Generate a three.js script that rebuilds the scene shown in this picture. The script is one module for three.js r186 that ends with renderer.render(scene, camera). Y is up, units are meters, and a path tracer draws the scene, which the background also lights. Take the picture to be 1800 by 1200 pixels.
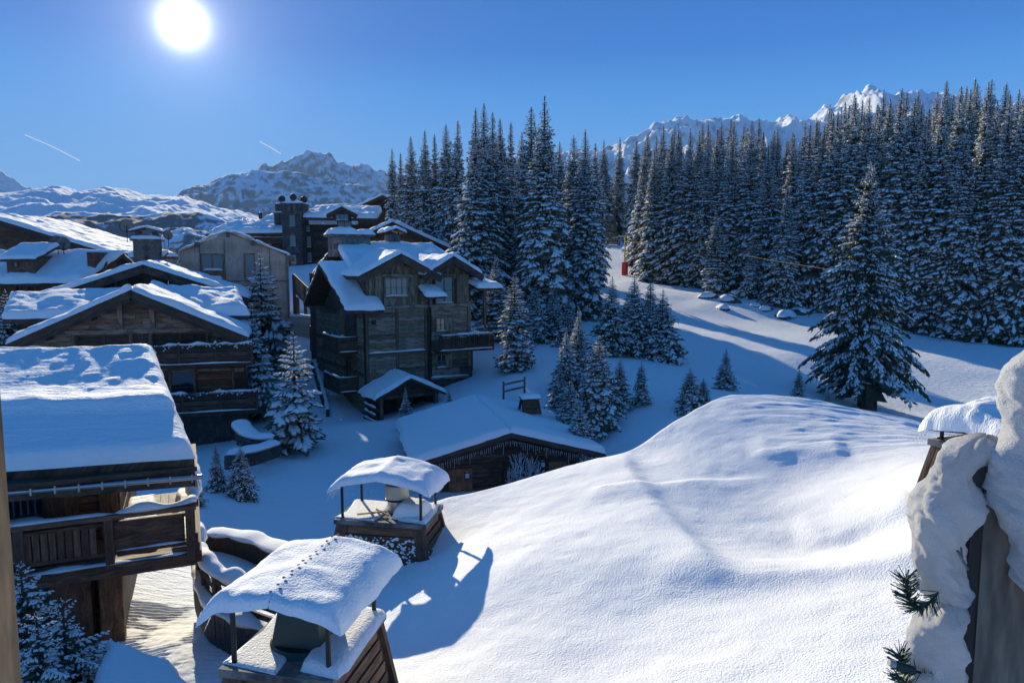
import * as THREE from 'three';
import { mergeGeometries } from 'three/addons/utils/BufferGeometryUtils.js';

// ---------------------------------------------------------------- camera, sky, sun, exposure
const RAD = Math.PI / 180, PITCH = 6 * RAD, FOCAL = 1287, EYE_HEIGHT = 11;
const scene = new THREE.Scene();
const camera = new THREE.PerspectiveCamera(2 * Math.atan(600 / FOCAL) / RAD, 1.5, 0.1, 30000);
camera.position.set(0, EYE_HEIGHT, 0); camera.rotation.x = -PITCH;
const renderer = new THREE.WebGLRenderer({ antialias: true });
renderer.toneMapping = THREE.LinearToneMapping;
const EXPOSURE = 1.6;
renderer.toneMappingExposure = EXPOSURE;
renderer.shadowMap.enabled = true;

// where the sun stands
const SUN_AZ = -23.4 * RAD, SUN_EL = 16.8 * RAD, DISC_EL = 16.1 * RAD;
const dirOf = (az, el) => new THREE.Vector3(Math.sin(az) * Math.cos(el), Math.sin(el), -Math.cos(az) * Math.cos(el));
const SUN = dirOf(SUN_AZ, SUN_EL), DISC = dirOf(SUN_AZ, DISC_EL);
const sun = new THREE.DirectionalLight(new THREE.Color().setRGB(1, 0.9, 0.68), 4.6);
sun.position.copy(SUN).multiplyScalar(300); sun.target.position.set(0, 0, -60); sun.position.add(sun.target.position);
sun.castShadow = true; sun.shadow.mapSize.set(4096, 4096);
Object.assign(sun.shadow.camera, { left: -130, right: 130, top: 130, bottom: -130, near: 1, far: 700 });
scene.add(sun, sun.target);

const lin = (r, g, b) => new THREE.Color().setRGB(r / 255, g / 255, b / 255, THREE.SRGBColorSpace);
{ // clear mountain air: deep blue overhead, paler to the horizon, a white aureole round the sun
  const w = 2048, h = 1024, data = new Float32Array(w * h * 4);
  const stops = [[-90, lin(96, 160, 225)], [0, lin(112, 178, 238)], [6, lin(98, 170, 238)], [10, lin(80, 158, 234)], [12.5, lin(64, 148, 230)], [15.5, lin(44, 124, 214)], [20, lin(38, 113, 200)], [30, lin(36, 107, 185)], [50, lin(32, 99, 168)], [90, lin(29, 91, 155)]];
  const c = new THREE.Color();
  for (let j = 0; j < h; j++) {
    const el = ((j + 0.5) / h - 0.5) * 180;
    let k = 0; while (k < stops.length - 2 && el > stops[k + 1][0]) k++;
    c.copy(stops[k][1]).lerp(stops[k + 1][1], Math.min(1, Math.max(0, (el - stops[k][0]) / (stops[k + 1][0] - stops[k][0]))));
    const ce = Math.cos(el * RAD), se = Math.sin(el * RAD);
    for (let i = 0; i < w; i++) {
      const phi = ((i + 0.5) / w - 0.5) * 2 * Math.PI;          // three: u = atan2(z, x) / 2pi + 0.5
      const d = Math.min(1, ce * Math.cos(phi) * DISC.x + se * DISC.y + ce * Math.sin(phi) * DISC.z);
      const g = Math.acos(d) / RAD;
      const core = 2.0 / (1 + Math.exp((g - 1.3) / 0.34));
      const a = 0.62 * Math.exp(-g / 1.9), b = 0.2 * Math.exp(-g / 6.5), s = 0.04 * Math.exp(-g / 18);
      const o = (j * w + i) * 4;
      data[o] = (c.r + core + a + b * 0.92 + s) / EXPOSURE;
      data[o + 1] = (c.g + core + a + b * 0.9 + s * 0.9) / EXPOSURE;
      data[o + 2] = (c.b + core + a + b * 1.0 + s * 0.8) / EXPOSURE;
      data[o + 3] = 1;
    }
  }
  const t = new THREE.DataTexture(data, w, h, THREE.RGBAFormat, THREE.FloatType);
  t.mapping = THREE.EquirectangularReflectionMapping; t.magFilter = t.minFilter = THREE.LinearFilter; t.needsUpdate = true;
  scene.background = t; scene.environment = t;
}
scene.fog = new THREE.FogExp2(new THREE.Color().setRGB(0.5, 0.72, 1.0), 0.00005);

// ---------------------------------------------------------------- small tools
const V = (x, y, z) => new THREE.Vector3(x, y, z);
function rng(seed) { let a = seed * 2654435761 >>> 0; return () => { a = a + 0x6D2B79F5 >>> 0; let t = a; t = Math.imul(t ^ t >>> 15, t | 1); t ^= t + Math.imul(t ^ t >>> 7, t | 61); return ((t ^ t >>> 14) >>> 0) / 4294967296; }; }
const mix = (a, b, t) => a + (b - a) * t, clamp = (x, a = 0, b = 1) => Math.min(b, Math.max(a, x)), smooth = (a, b, x) => { x = clamp((x - a) / (b - a)); return x * x * (3 - 2 * x); };
function hash(x, y) { let n = Math.imul(x, 374761393) + Math.imul(y, 668265263) | 0; n = Math.imul(n ^ n >>> 13, 1274126177); return ((n ^ n >>> 16) >>> 0) / 4294967296; }
function noise(x, y) { const i = Math.floor(x), j = Math.floor(y), u = x - i, v = y - j, a = u * u * u * (u * (u * 6 - 15) + 10), b = v * v * v * (v * (v * 6 - 15) + 10); return mix(mix(hash(i, j), hash(i + 1, j), a), mix(hash(i, j + 1), hash(i + 1, j + 1), a), b) * 2 - 1; }
function fbm(x, y, o = 4) { let s = 0, a = 0.5; for (let k = 0; k < o; k++) { s += a * noise(x, y); x = x * 2.03 + 17.1; y = y * 2.03 - 9.7; a *= 0.5; } return s; }
function ridged(x, y, o = 5) { let s = 0, a = 0.5; for (let k = 0; k < o; k++) { s += a * (1 - Math.abs(noise(x, y)) * 2); x = x * 2.1 + 5.2; y = y * 2.1 + 1.3; a *= 0.5; } return s; }
// the point seen at photo pixel (px, py), d metres ahead; and where that line of sight meets the height y
const cp = Math.cos(PITCH), sp = Math.sin(PITCH);
function P(px, py, d) { const up = 600 - py, f = FOCAL * cp + up * sp, y = -FOCAL * sp + up * cp; return V((px - 900) / f * d, EYE_HEIGHT + y / f * d, -d); }
function PY(px, py, y) { const up = 600 - py, f = FOCAL * cp + up * sp, k = -FOCAL * sp + up * cp; return P(px, py, (y - EYE_HEIGHT) * f / k); }
function spline(points) { // thin plate through [x, z, y]
  const n = points.length, N = n + 3, A = [], r = (a, b) => { const q = (a[0] - b[0]) ** 2 + (a[1] - b[1]) ** 2; return q < 1e-9 ? 0 : q * Math.log(q) * 0.5; };
  for (let i = 0; i < N; i++) A.push(new Float64Array(N + 1));
  for (let i = 0; i < n; i++) { for (let j = 0; j < n; j++) A[i][j] = r(points[i], points[j]); A[i][i] += 0.02; A[i][n] = A[n][i] = 1; A[i][n + 1] = A[n + 1][i] = points[i][0]; A[i][n + 2] = A[n + 2][i] = points[i][1]; A[i][N] = points[i][2]; }
  for (let i = 0; i < N; i++) { let p = i; for (let k = i; k < N; k++) if (Math.abs(A[k][i]) > Math.abs(A[p][i])) p = k; [A[i], A[p]] = [A[p], A[i]]; for (let k = 0; k < N; k++) if (k !== i) { const f = A[k][i] / A[i][i]; if (f) for (let m = i; m <= N; m++) A[k][m] -= f * A[i][m]; } }
  const w = A.map((row, i) => row[N] / row[i]);
  return (x, z) => { let s = w[n] + w[n + 1] * x + w[n + 2] * z; for (let i = 0; i < n; i++) s += w[i] * r([x, z], points[i]); return s; };
}
// ---------------------------------------------------------------- objects
const taken = new Map();
function numbered(n) { const k = taken.get(n) ?? 0; taken.set(n, k + 1); return k ? `${n}_${String(k).padStart(3, '0')}` : n; }
function tag(o, label, category, group) { o.userData.label = label; o.userData.category = category; if (group) o.userData.group = group; return o; }
function thing(name, label, category, pos = V(0, 0, 0), turn = 0, group) { const o = new THREE.Group(); o.name = numbered(name); o.position.copy(pos); o.rotation.y = turn; o.updateMatrixWorld(); scene.add(o); return tag(o, label, category, group); }
function part(name, geo, mat, parent, label) { const m = new THREE.Mesh(geo, mat); m.name = name; parent.add(m); if (label) m.userData.label = label; return m; }
function single(name, geo, mat, label, category, group) { const m = new THREE.Mesh(geo, mat); m.name = numbered(name); scene.add(m); return tag(m, label, category, group); }
function struct(name, geo, mat) { const m = new THREE.Mesh(geo, mat); m.name = numbered(name); m.userData.kind = 'structure'; scene.add(m); return m; }
const put = (m, x, y, z, ry = 0, rz = 0, rx = 0) => { m.position.set(x, y, z); m.rotation.set(rx, ry, rz); return m; };
const local = (g, v) => g.worldToLocal(v.clone());
// ---------------------------------------------------------------- shapes
const boxes = new Map();
function box(w, h, d) { // a box with uv in metres, grain along its longest side
  const key = [w, h, d].map((x) => x.toFixed(2)).join();
  if (boxes.has(key)) return boxes.get(key);
  const g = new THREE.BoxGeometry(w, h, d), p = g.attributes.position, n = g.attributes.normal, uv = g.attributes.uv, s = [w, h, d];
  const long = s.indexOf(Math.max(w, h, d));
  for (let i = 0; i < p.count; i++) {
    const N = [Math.abs(n.getX(i)), Math.abs(n.getY(i)), Math.abs(n.getZ(i))], q = [p.getX(i), p.getY(i), p.getZ(i)], ax = [0, 1, 2].filter((k) => N[k] < 0.5);
    if (ax[1] === long) ax.reverse();
    uv.setXY(i, q[ax[0]], q[ax[1]]);
  }
  boxes.set(key, g); return g;
}
function at(g, x, y, z, ry = 0, rx = 0, rz = 0) { return g.clone().applyMatrix4(new THREE.Matrix4().compose(V(x, y, z), new THREE.Quaternion().setFromEuler(new THREE.Euler(rx, ry, rz)), V(1, 1, 1))); }
function merged(list) { return mergeGeometries(list.map((g) => { const n = g.index ? g.toNonIndexed() : g; for (const k of Object.keys(n.attributes)) if (!['position', 'normal', 'uv'].includes(k)) n.deleteAttribute(k); return n; })); }
function sheet(nu, nv, f) { // grid of f(u, v) -> Vector3, uv in metres
  const pos = [], uv = [], idx = [];
  for (let j = 0; j <= nv; j++) for (let i = 0; i <= nu; i++) { const p = f(i / nu, j / nv); pos.push(p.x, p.y, p.z); uv.push(p.x, p.z); }
  for (let j = 0; j < nv; j++) for (let i = 0; i < nu; i++) { const a = j * (nu + 1) + i, b = a + 1, c = a + nu + 1, d = c + 1; idx.push(a, b, c, b, d, c); }
  return meshOf(pos, idx, uv);
}
function meshOf(pos, idx, uv) {
  const g = new THREE.BufferGeometry(); g.setAttribute('position', new THREE.Float32BufferAttribute(pos, 3));
  g.setAttribute('uv', new THREE.Float32BufferAttribute(uv ?? new Array(pos.length / 3 * 2).fill(0), 2)); g.setIndex(idx); g.computeVertexNormals(); return g;
}
// a slab of snow lying on the four-cornered surface a b c d (a-b lower edge, d-c upper edge), rounded at its rim, t thick
function snowSlab(a, b, c, d, t, { nu, nv, rough = 0.25, rim = 1.1, wob = 0.12, seed = 0, extra, sag = 0.0, lift = 0.0 } = {}) {
  const U = a.distanceTo(b), W = a.distanceTo(d); nu = Math.min(nu ?? Math.ceil(U / 0.3) + 8, 110); nv = Math.min(nv ?? Math.ceil(W / 0.3) + 8, 110);
  const ease = (s, n, len) => { const e = Math.min(0.3, t * rim * 1.2 / len), k = 4 / n; return s < k ? s / k * e : s > 1 - k ? 1 - (1 - s) / k * e : mix(e, 1 - e, (s - k) / (1 - 2 * k)); };
  const pos = [], uv = [], idx = [], p = V(), q = V(), row = nu + 1;
  const out1 = V().subVectors(b, a).normalize(), out2 = V().subVectors(d, a).normalize();
  for (const top of [1, 0]) for (let j = 0; j <= nv; j++) for (let i = 0; i <= nu; i++) {
    const u = ease(i / nu, nu, U), v = ease(j / nv, nv, W);
    p.lerpVectors(a, b, u); q.lerpVectors(d, c, u); p.lerp(q, v);
    const e = Math.min(u * U, (1 - u) * U, v * W, (1 - v) * W), r = t * rim, f = Math.sqrt(Math.max(0, 1 - (1 - Math.min(1, e / r)) ** 2));
    const n = fbm(p.x * 0.9 + seed, p.z * 0.9 - seed + p.y, 3), n2 = fbm(p.x * 2.7 - seed, p.z * 2.7 + seed, 3);
    const edge = 1 - clamp(e / (r * 1.5));
    const sx = (u < 0.5 ? -1 : 1) * (Math.min(u, 1 - u) * U < r * 1.5 ? 1 : 0), sy = (v < 0.5 ? -1 : 1) * (Math.min(v, 1 - v) * W < r * 1.5 ? 1 : 0);
    p.addScaledVector(out1, sx * edge * wob * (0.4 + 1.2 * n2)).addScaledVector(out2, sy * edge * wob * (0.4 + 1.2 * n));
    if (v < 0.5) p.y -= sag * edge * (0.6 + n2);
    p.y += lift;
    if (top) p.y += t * f * (1 + rough * n * 2 + rough * 0.5 * n2) + (extra ? extra(u, v, p) * f : 0);
    else p.y -= 0.01 * f;
    pos.push(p.x, p.y, p.z); uv.push(u * U, v * W);
  }
  const flip = V().crossVectors(out1, out2).y > 0, base = row * (nv + 1);
  for (let j = 0; j < nv; j++) for (let i = 0; i < nu; i++) { const A = j * row + i, B = A + 1, C = A + row, D = C + 1; for (const [x, y, z] of [[A, B, C], [B, D, C]]) { flip ? idx.push(x, y, z) : idx.push(x, z, y); flip ? idx.push(base + x, base + z, base + y) : idx.push(base + x, base + y, base + z); } }
  return meshOf(pos, idx, uv);
}
// snow lying along a path of points: w wide, h high, flat below
function snowLine(points, w, h, { rough = 0.3, seed = 0, step = 0.25, sides = 8 } = {}) {
  const curve = new THREE.CatmullRomCurve3(points, false, 'catmullrom', 0.1), n = Math.max(3, Math.ceil(curve.getLength() / step)), pos = [], idx = [], uv = [];
  for (let i = 0; i <= n; i++) {
    const t = i / n, p = curve.getPointAt(t), d = curve.getTangentAt(t), s = V(d.z, 0, -d.x).normalize(), end = Math.sqrt(Math.max(0.0, 1 - (1 - Math.min(1, Math.min(t, 1 - t) * n * step / (w * 0.5))) ** 2)) * 0.9 + 0.1;
    const m = 1 + rough * 2 * noise(p.x * 2.1 + seed + p.y, p.z * 2.1 - seed);
    for (let k = 0; k < sides; k++) { const a = k / (sides - 1) * Math.PI, x = -Math.cos(a) * w / 2 * mix(1, m, 0.5) * end, y = Math.sin(a) ** 0.7 * h * m * end; pos.push(p.x + s.x * x, p.y + y, p.z + s.z * x); uv.push(k * 0.05, t * n * step); }
  }
  for (let i = 0; i < n; i++) for (let k = 0; k < sides; k++) { const A = i * sides + k, B = i * sides + (k + 1) % sides, C = A + sides, D = B + sides; idx.push(A, C, B, B, C, D); }
  return meshOf(pos, idx, uv);
}
function tube(points, r, seg = 6, n = 0) { return new THREE.TubeGeometry(new THREE.CatmullRomCurve3(points, false, 'catmullrom', 0.2), n || Math.max(2, points.length * 3), r, seg, false); }
function prism(outline, depth) { return new THREE.ExtrudeGeometry(new THREE.Shape(outline.map(([x, y]) => new THREE.Vector2(x, y))), { depth, bevelEnabled: false }); }
// a flat board between the four corners, th thick (below them)
function plate(a, b, c, d, th) {
  const dn = V().crossVectors(V().subVectors(b, a), V().subVectors(d, a)).normalize().multiplyScalar(-th); if (dn.y > 0) dn.negate();
  const t = [a, b, c, d], all = [...t, ...t.map((p) => p.clone().add(dn))], pos = [], uv = [], idx = [];
  const U = V().subVectors(b, a).normalize(), W = V().subVectors(d, a).normalize();
  for (const f of [[0, 1, 2, 3], [7, 6, 5, 4], [0, 4, 5, 1], [1, 5, 6, 2], [2, 6, 7, 3], [3, 7, 4, 0]]) { const k = pos.length / 3; for (const v of f) { const p = all[v]; pos.push(p.x, p.y, p.z); uv.push(p.dot(U), p.dot(W) + p.y * 0.3); } idx.push(k, k + 1, k + 2, k, k + 2, k + 3); }
  const g = meshOf(pos, idx, uv); return g;
}
// ---------------------------------------------------------------- materials
function paint(n, f, srgb = true, size = 1) { // f(u, v) -> [r, g, b] 0..1
  const data = new Uint8Array(n * n * 4);
  for (let j = 0; j < n; j++) for (let i = 0; i < n; i++) { const c = f(i / n, j / n), o = (j * n + i) * 4; for (let k = 0; k < 3; k++) data[o + k] = clamp(c[k]) * 255; data[o + 3] = 255; }
  const t = new THREE.DataTexture(data, n, n); t.wrapS = t.wrapT = THREE.MirroredRepeatWrapping; t.magFilter = THREE.LinearFilter; t.minFilter = THREE.LinearMipmapLinearFilter; t.generateMipmaps = true;
  if (srgb) t.colorSpace = THREE.SRGBColorSpace; t.repeat.set(1 / size, 1 / size); t.needsUpdate = true; return t;
}
const snowBump = paint(512, (u, v) => { const h = 0.5 + 0.16 * fbm(u * 16, v * 16, 2) + 0.5 * fbm(u * 95 + 3, v * 95, 2) + 0.45 * fbm(u * 210 + 8, v * 210, 2); return [h, h, h]; }, false, 1.6);
const crustBump = paint(512, (u, v) => { const h = 0.5 + 0.6 * fbm(u * 9, v * 26, 4) + 0.3 * fbm(u * 60, v * 110, 3); return [h, h, h]; }, false, 3.1);
const grainTone = paint(512, (u, v) => { const w = fbm(u * 3, v * 40 + fbm(u * 2, v * 5, 3) * 4, 4), k = fbm(u * 30, v * 190, 3), p = fbm(u * 5 + 9, v * 6, 3), c = 0.8 + 0.3 * w + 0.24 * k + 0.22 * p; return [c, c * 0.985, c * 0.965]; }, true, 1.7);
const grainBump = paint(256, (u, v) => { const c = 0.5 + 0.5 * fbm(u * 3, v * 44, 4) + 0.3 * fbm(u * 20, v * 120, 3); return [c, c, c]; }, false, 1.7);
const mortarTone = paint(256, (u, v) => { const c = 0.72 + 0.35 * fbm(u * 7, v * 7, 5) + 0.2 * fbm(u * 60, v * 60, 2); return [c, c, c]; }, true, 2.6);
const renderTone = paint(256, (u, v) => { const c = 0.84 + 0.12 * fbm(u * 5, v * 5, 4) + 0.08 * fbm(u * 50, v * 50, 2) + 0.08 * fbm(u * 30, v * 2, 3); return [c, c, c]; }, true, 4);
const std = (o) => new THREE.MeshStandardMaterial(o);
function woodOf(r, g, b, off = 0, rough = 0.8) { const t = grainTone.clone(); t.offset.set(off * 0.37, off * 0.61); t.needsUpdate = true; return std({ color: new THREE.Color().setRGB(r, g, b), map: t, bumpMap: grainBump, bumpScale: 0.006, roughness: rough }); }
const M = {
  snow: std({ color: new THREE.Color().setRGB(0.89, 0.89, 0.885), roughness: 0.8, bumpMap: snowBump, bumpScale: 0.0075 }),
  crust: std({ color: new THREE.Color().setRGB(0.89, 0.89, 0.885), roughness: 0.75, bumpMap: crustBump, bumpScale: 0.03 }),
  ground: std({ color: new THREE.Color().setRGB(0.88, 0.885, 0.885), roughness: 0.85, bumpMap: crustBump, bumpScale: 0.045 }),
  snowFar: std({ color: new THREE.Color().setRGB(0.88, 0.885, 0.885), roughness: 0.9 }),
  needles: std({ color: new THREE.Color().setRGB(0.082, 0.088, 0.05), roughness: 0.9, side: THREE.DoubleSide }),
  needlesNear: std({ color: new THREE.Color().setRGB(0.03, 0.085, 0.06), roughness: 0.7, side: THREE.DoubleSide }),
  vapour: new THREE.MeshPhysicalMaterial({ color: 0xffffff, roughness: 1, transmission: 0.6, thickness: 0 }),
  bark: std({ color: new THREE.Color().setRGB(0.06, 0.045, 0.035), roughness: 0.95 }),
  glass: new THREE.MeshPhysicalMaterial({ color: new THREE.Color().setRGB(0.02, 0.025, 0.03), roughness: 0.06, ior: 2.1 }),
  curtain: std({ color: new THREE.Color().setRGB(0.42, 0.39, 0.33), roughness: 0.6 }),
  steel: std({ color: new THREE.Color().setRGB(0.45, 0.45, 0.45), roughness: 0.35, metalness: 0.9 }),
  black: std({ color: new THREE.Color().setRGB(0.02, 0.022, 0.025), roughness: 0.5, metalness: 0.3 }),
  concrete: std({ color: new THREE.Color().setRGB(0.36, 0.34, 0.31), map: mortarTone, roughness: 0.9 }),
  render: std({ color: new THREE.Color().setRGB(0.62, 0.53, 0.43), map: renderTone, roughness: 0.92 }),
  stone: [[0.2, 0.19, 0.18], [0.27, 0.25, 0.23], [0.15, 0.145, 0.14], [0.23, 0.2, 0.17]].map(([r, g, b]) => std({ color: new THREE.Color().setRGB(r, g, b), map: mortarTone, roughness: 0.92, bumpMap: mortarTone, bumpScale: 0.02 })),
  grey: [0, 1, 2, 3, 4].map((k) => woodOf(...[[0.3, 0.235, 0.17], [0.4, 0.32, 0.24], [0.2, 0.145, 0.1], [0.48, 0.39, 0.29], [0.34, 0.23, 0.145]][k], k)),
  brown: [0, 1, 2, 3].map((k) => woodOf(...[[0.2, 0.1, 0.055], [0.25, 0.13, 0.075], [0.15, 0.078, 0.045], [0.3, 0.155, 0.085]][k], k + 7)),
  dark: [0, 1, 2].map((k) => woodOf(...[[0.1, 0.065, 0.045], [0.14, 0.09, 0.06], [0.07, 0.048, 0.036]][k], k + 13)),
  fascia: woodOf(0.12, 0.085, 0.06, 4), pine: woodOf(0.78, 0.36, 0.13, 2, 0.55), larch: woodOf(0.42, 0.18, 0.09, 5),
  red: std({ color: new THREE.Color().setRGB(0.55, 0.03, 0.025), roughness: 0.5 }), yellow: std({ color: new THREE.Color().setRGB(0.6, 0.42, 0.05), roughness: 0.6 }),
};
// ---------------------------------------------------------------- the ground
const groundSpots = [[645, 732, 48], [760, 722, 46], [600, 748, 44], [480, 800, 37], [640, 900, 30], [700, 835, 35], [560, 940, 27.5], [430, 880, 29], [430, 990, 21.5], [400, 932, 24.5], [480, 957, 24], [250, 1100, 15.5], [150, 1180, 13.5], [330, 1150, 14], [420, 1180, 13.5], [20, 1100, 14.5],
  [300, 800, 40], [100, 800, 40], [-150, 790, 40], [540, 690, 52], [560, 640, 58], [540, 590, 65], [520, 545, 78], [700, 600, 62], [870, 640, 54], [900, 690, 46], [1000, 765, 41], [880, 862, 33.5], [1060, 800, 37.5], [1100, 722, 43], [1300, 692, 46], [1530, 718, 50.5],
  [1700, 700, 54], [1850, 690, 54], [2100, 690, 55], [1200, 570, 78], [1450, 612, 66], [1640, 596, 76], [1800, 615, 71], [1260, 515, 98], [1100, 484, 122], [1180, 482, 124], [1420, 560, 84], [1060, 600, 64], [900, 560, 74], [700, 455, 105], [1350, 533, 90], [1540, 575, 80], [2000, 615, 74],
  [100, 560, 64], [-150, 560, 62], [400, 560, 75], [450, 472, 112], [200, 480, 95], [1250, 850, 30], [1700, 900, 26]].map((s) => { const p = P(...s); return [p.x, p.z, p.y]; });
groundSpots.push([60, -105, 8.5], [75, -140, 15], [20, -170, 17], [60, -200, 23], [140, -120, 18], [110, -75, 8], [-10, -140, 12], [-40, -160, 11], [-90, -120, 8], [-120, -60, 6], [-60, -220, 6], [-120, -200, 4], [0, -5, 3], [-25, -5, 3], [25, -8, 2], [60, -20, 2], [-60, -20, 3], [0, -230, 21], [130, -220, 32], [-50, 20, 3], [50, 20, 2]);
const plate0 = spline(groundSpots);
function ground(x, z) {
  const d = -z, far = smooth(190, 420, Math.hypot(x, z));
  const near = plate0(clamp(x, -150, 150), clamp(z, -240, 25));
  const valley = -40 - 160 * smooth(400, 1500, d) + 90 * smooth(-100, 500, x) * smooth(300, 600, d);
  const bumps = 0.22 * fbm(x * 0.16, z * 0.16, 3) + 0.06 * fbm(x * 0.9, z * 0.9, 3);
  const edge = Math.exp(-(((d - (118 - x * 0.95)) / 7) ** 2)) * (x > 15 ? 1 : 0);          // ploughed, lumpy rim along the forest edge
  return mix(near + bumps + edge * (0.5 * Math.max(0, fbm(x * 0.45, z * 0.45, 3)) + 0.15), valley, far);
}
{
  const rows = 330, cols = 300;
  struct('snowy_ground', sheet(cols, rows, (u, v) => { const d = -24 + 34 * v + 260 * v ** 2.4 + 8800 * Math.max(0, (v - 0.78) / 0.22) ** 3, wide = 75 + Math.max(0, d) * 1.05, s = (u - 0.5) * 2, x = s * wide; return V(x, ground(x, -d), -d); }), M.ground);
}
// ---------------------------------------------------------------- mountains: sheets in depth, each with its own ridge line
const rockSnow = std({ vertexColors: true, roughness: 0.95 });
function range(name, ridge, dFoot, dRidge, dBack, footY, { rock = 0.4, forest = 0, amp = 1, freq = 1, seed = 0, shape = 1.2, jag = 1, lateral = 1, nu = 400, nv = 170 }) {
  const top = (px) => { let k = 0; while (k < ridge.length - 2 && px > ridge[k + 1][0]) k++; const [a, b] = [ridge[k], ridge[k + 1]]; return mix(a[1], b[1], smooth(0, 1, clamp((px - a[0]) / (b[0] - a[0]))) * 0.4 + 0.6 * clamp((px - a[0]) / (b[0] - a[0]))); };
  const x0 = ridge[0][0], x1 = ridge[ridge.length - 1][0], colors = [], pts = [];
  const g = sheet(nu, nv, (u, v) => {
    const px = mix(x0, x1, u), r = P(px, top(px) - jag * (ridged(px * 0.035 + seed, 4.2, 4) - 0.4) * 4, dRidge), t = v < 0.72 ? v / 0.72 : 1 - (v - 0.72) / 0.28, d = v < 0.72 ? mix(dFoot, dRidge, v / 0.72) : mix(dRidge, dBack, (v - 0.72) / 0.28);
    const x = r.x * mix(1, d / dRidge, 0.8), k = freq / 420, s = dRidge / 4000;
    const n = ridged(x * k * lateral + seed, d * k / lateral - seed + x * k * 0.3, 6) - 0.35, n2 = fbm(x * k * 5, d * k * 5 + seed, 4);
    const y = mix(footY, r.y, t ** shape) + amp * s * (n * 170 * (t * (1.05 - t) * 2.6 + 0.05 * t) + n2 * 26 * (0.35 + t * 0.3));
    pts.push([x, y, d, t]); return V(x, y, -d);
  });
  const nrm = g.attributes.normal;
  for (let i = 0; i < pts.length; i++) {
    const [x, y, d, t] = pts[i], ny = nrm.getY(i), k = freq / 60, speck = fbm(x * k + seed, d * k * 0.7 + y * 0.02, 4), big = fbm(x * k * 0.12 - seed, d * k * 0.12, 3);
    const bare = smooth(0.05, 0.45, (1 - ny) * 2.2 * rock + speck * 0.75 + big * 0.4 - 0.38 + rock * 0.35);
    const trees = forest * smooth(0.0, 0.22, speck * 0.9 + big * 0.6 + 0.34 - 0.5 * smooth(0.9, 1, t));
    const c = [0.84, 0.86, 0.9].map((s, j) => mix(mix(s, [0.13, 0.12, 0.11][j], bare * 0.85 * smooth(0.02, 0.2, rock)), [0.032, 0.043, 0.047][j], clamp(trees) * 0.9));
    colors.push(...c);
  }
  g.setAttribute('color', new THREE.Float32BufferAttribute(colors, 3));
  struct(name, g, rockSnow);
}
range('mountain_peak', [[300, 380], [400, 330], [445, 296], [480, 288], [497, 277], [520, 268], [545, 262], [572, 264], [582, 270], [592, 284], [620, 289], [645, 294], [668, 302], [720, 330], [800, 345], [960, 380]], 3500, 5600, 7000, -150, { rock: 0.6, amp: 1.1, freq: 1.3, lateral: 1.4, seed: 3.3 });
range('mountain_shoulder', [[210, 352], [268, 341], [300, 346], [330, 330], [352, 320], [385, 309], [420, 301], [450, 297], [500, 296], [540, 303], [590, 318], [650, 330], [740, 345], [900, 380]], 2300, 3900, 5000, -150, { rock: 0.85, amp: 0.6, freq: 1.8, seed: 8.1, shape: 1.05 });
range('mountain_slope', [[-420, 255], [-260, 270], [-120, 282], [-40, 285], [0, 297], [22, 310], [48, 326], [90, 340], [150, 350], [240, 372]], 3600, 5000, 6300, -150, { rock: 0.5, amp: 0.5, freq: 1.2, seed: 5.7 });
range('snowfield_hill', [[-420, 330], [-200, 335], [0, 336], [60, 331], [118, 326], [140, 334], [163, 333], [190, 327], [212, 330], [250, 341], [290, 345], [325, 344], [352, 352], [420, 370], [520, 400]], 1500, 3000, 4300, -160, { rock: 0.12, amp: 0.3, freq: 1.7, seed: 1.9, shape: 0.4 });
range('wooded_hill', [[-420, 372], [-200, 376], [0, 392], [60, 378], [100, 370], [160, 374], [230, 378], [300, 372], [350, 368], [385, 380], [420, 398], [520, 420], [640, 440]], 700, 1500, 2100, -130, { rock: 0, forest: 1, amp: 0.5, freq: 3.2, seed: 6.4, shape: 0.8, jag: 0.4 });
range('sunlit_mountain', [[900, 275], [965, 266], [985, 260], [1010, 266], [1100, 250], [1150, 222], [1172, 210], [1205, 205], [1222, 213], [1250, 212], [1282, 201], [1300, 202], [1318, 214], [1345, 213], [1352, 218], [1372, 208], [1390, 200], [1402, 212], [1425, 202], [1436, 196], [1448, 178], [1462, 181], [1490, 166], [1530, 150], [1570, 165], [1640, 160], [1760, 185], [1950, 180], [2200, 220]], 2600, 4700, 6200, 40, { rock: 0.3, amp: 1.15, freq: 1.7, lateral: 1.6, seed: 2.2, shape: 0.9, jag: 0.9, nu: 480 });

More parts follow.
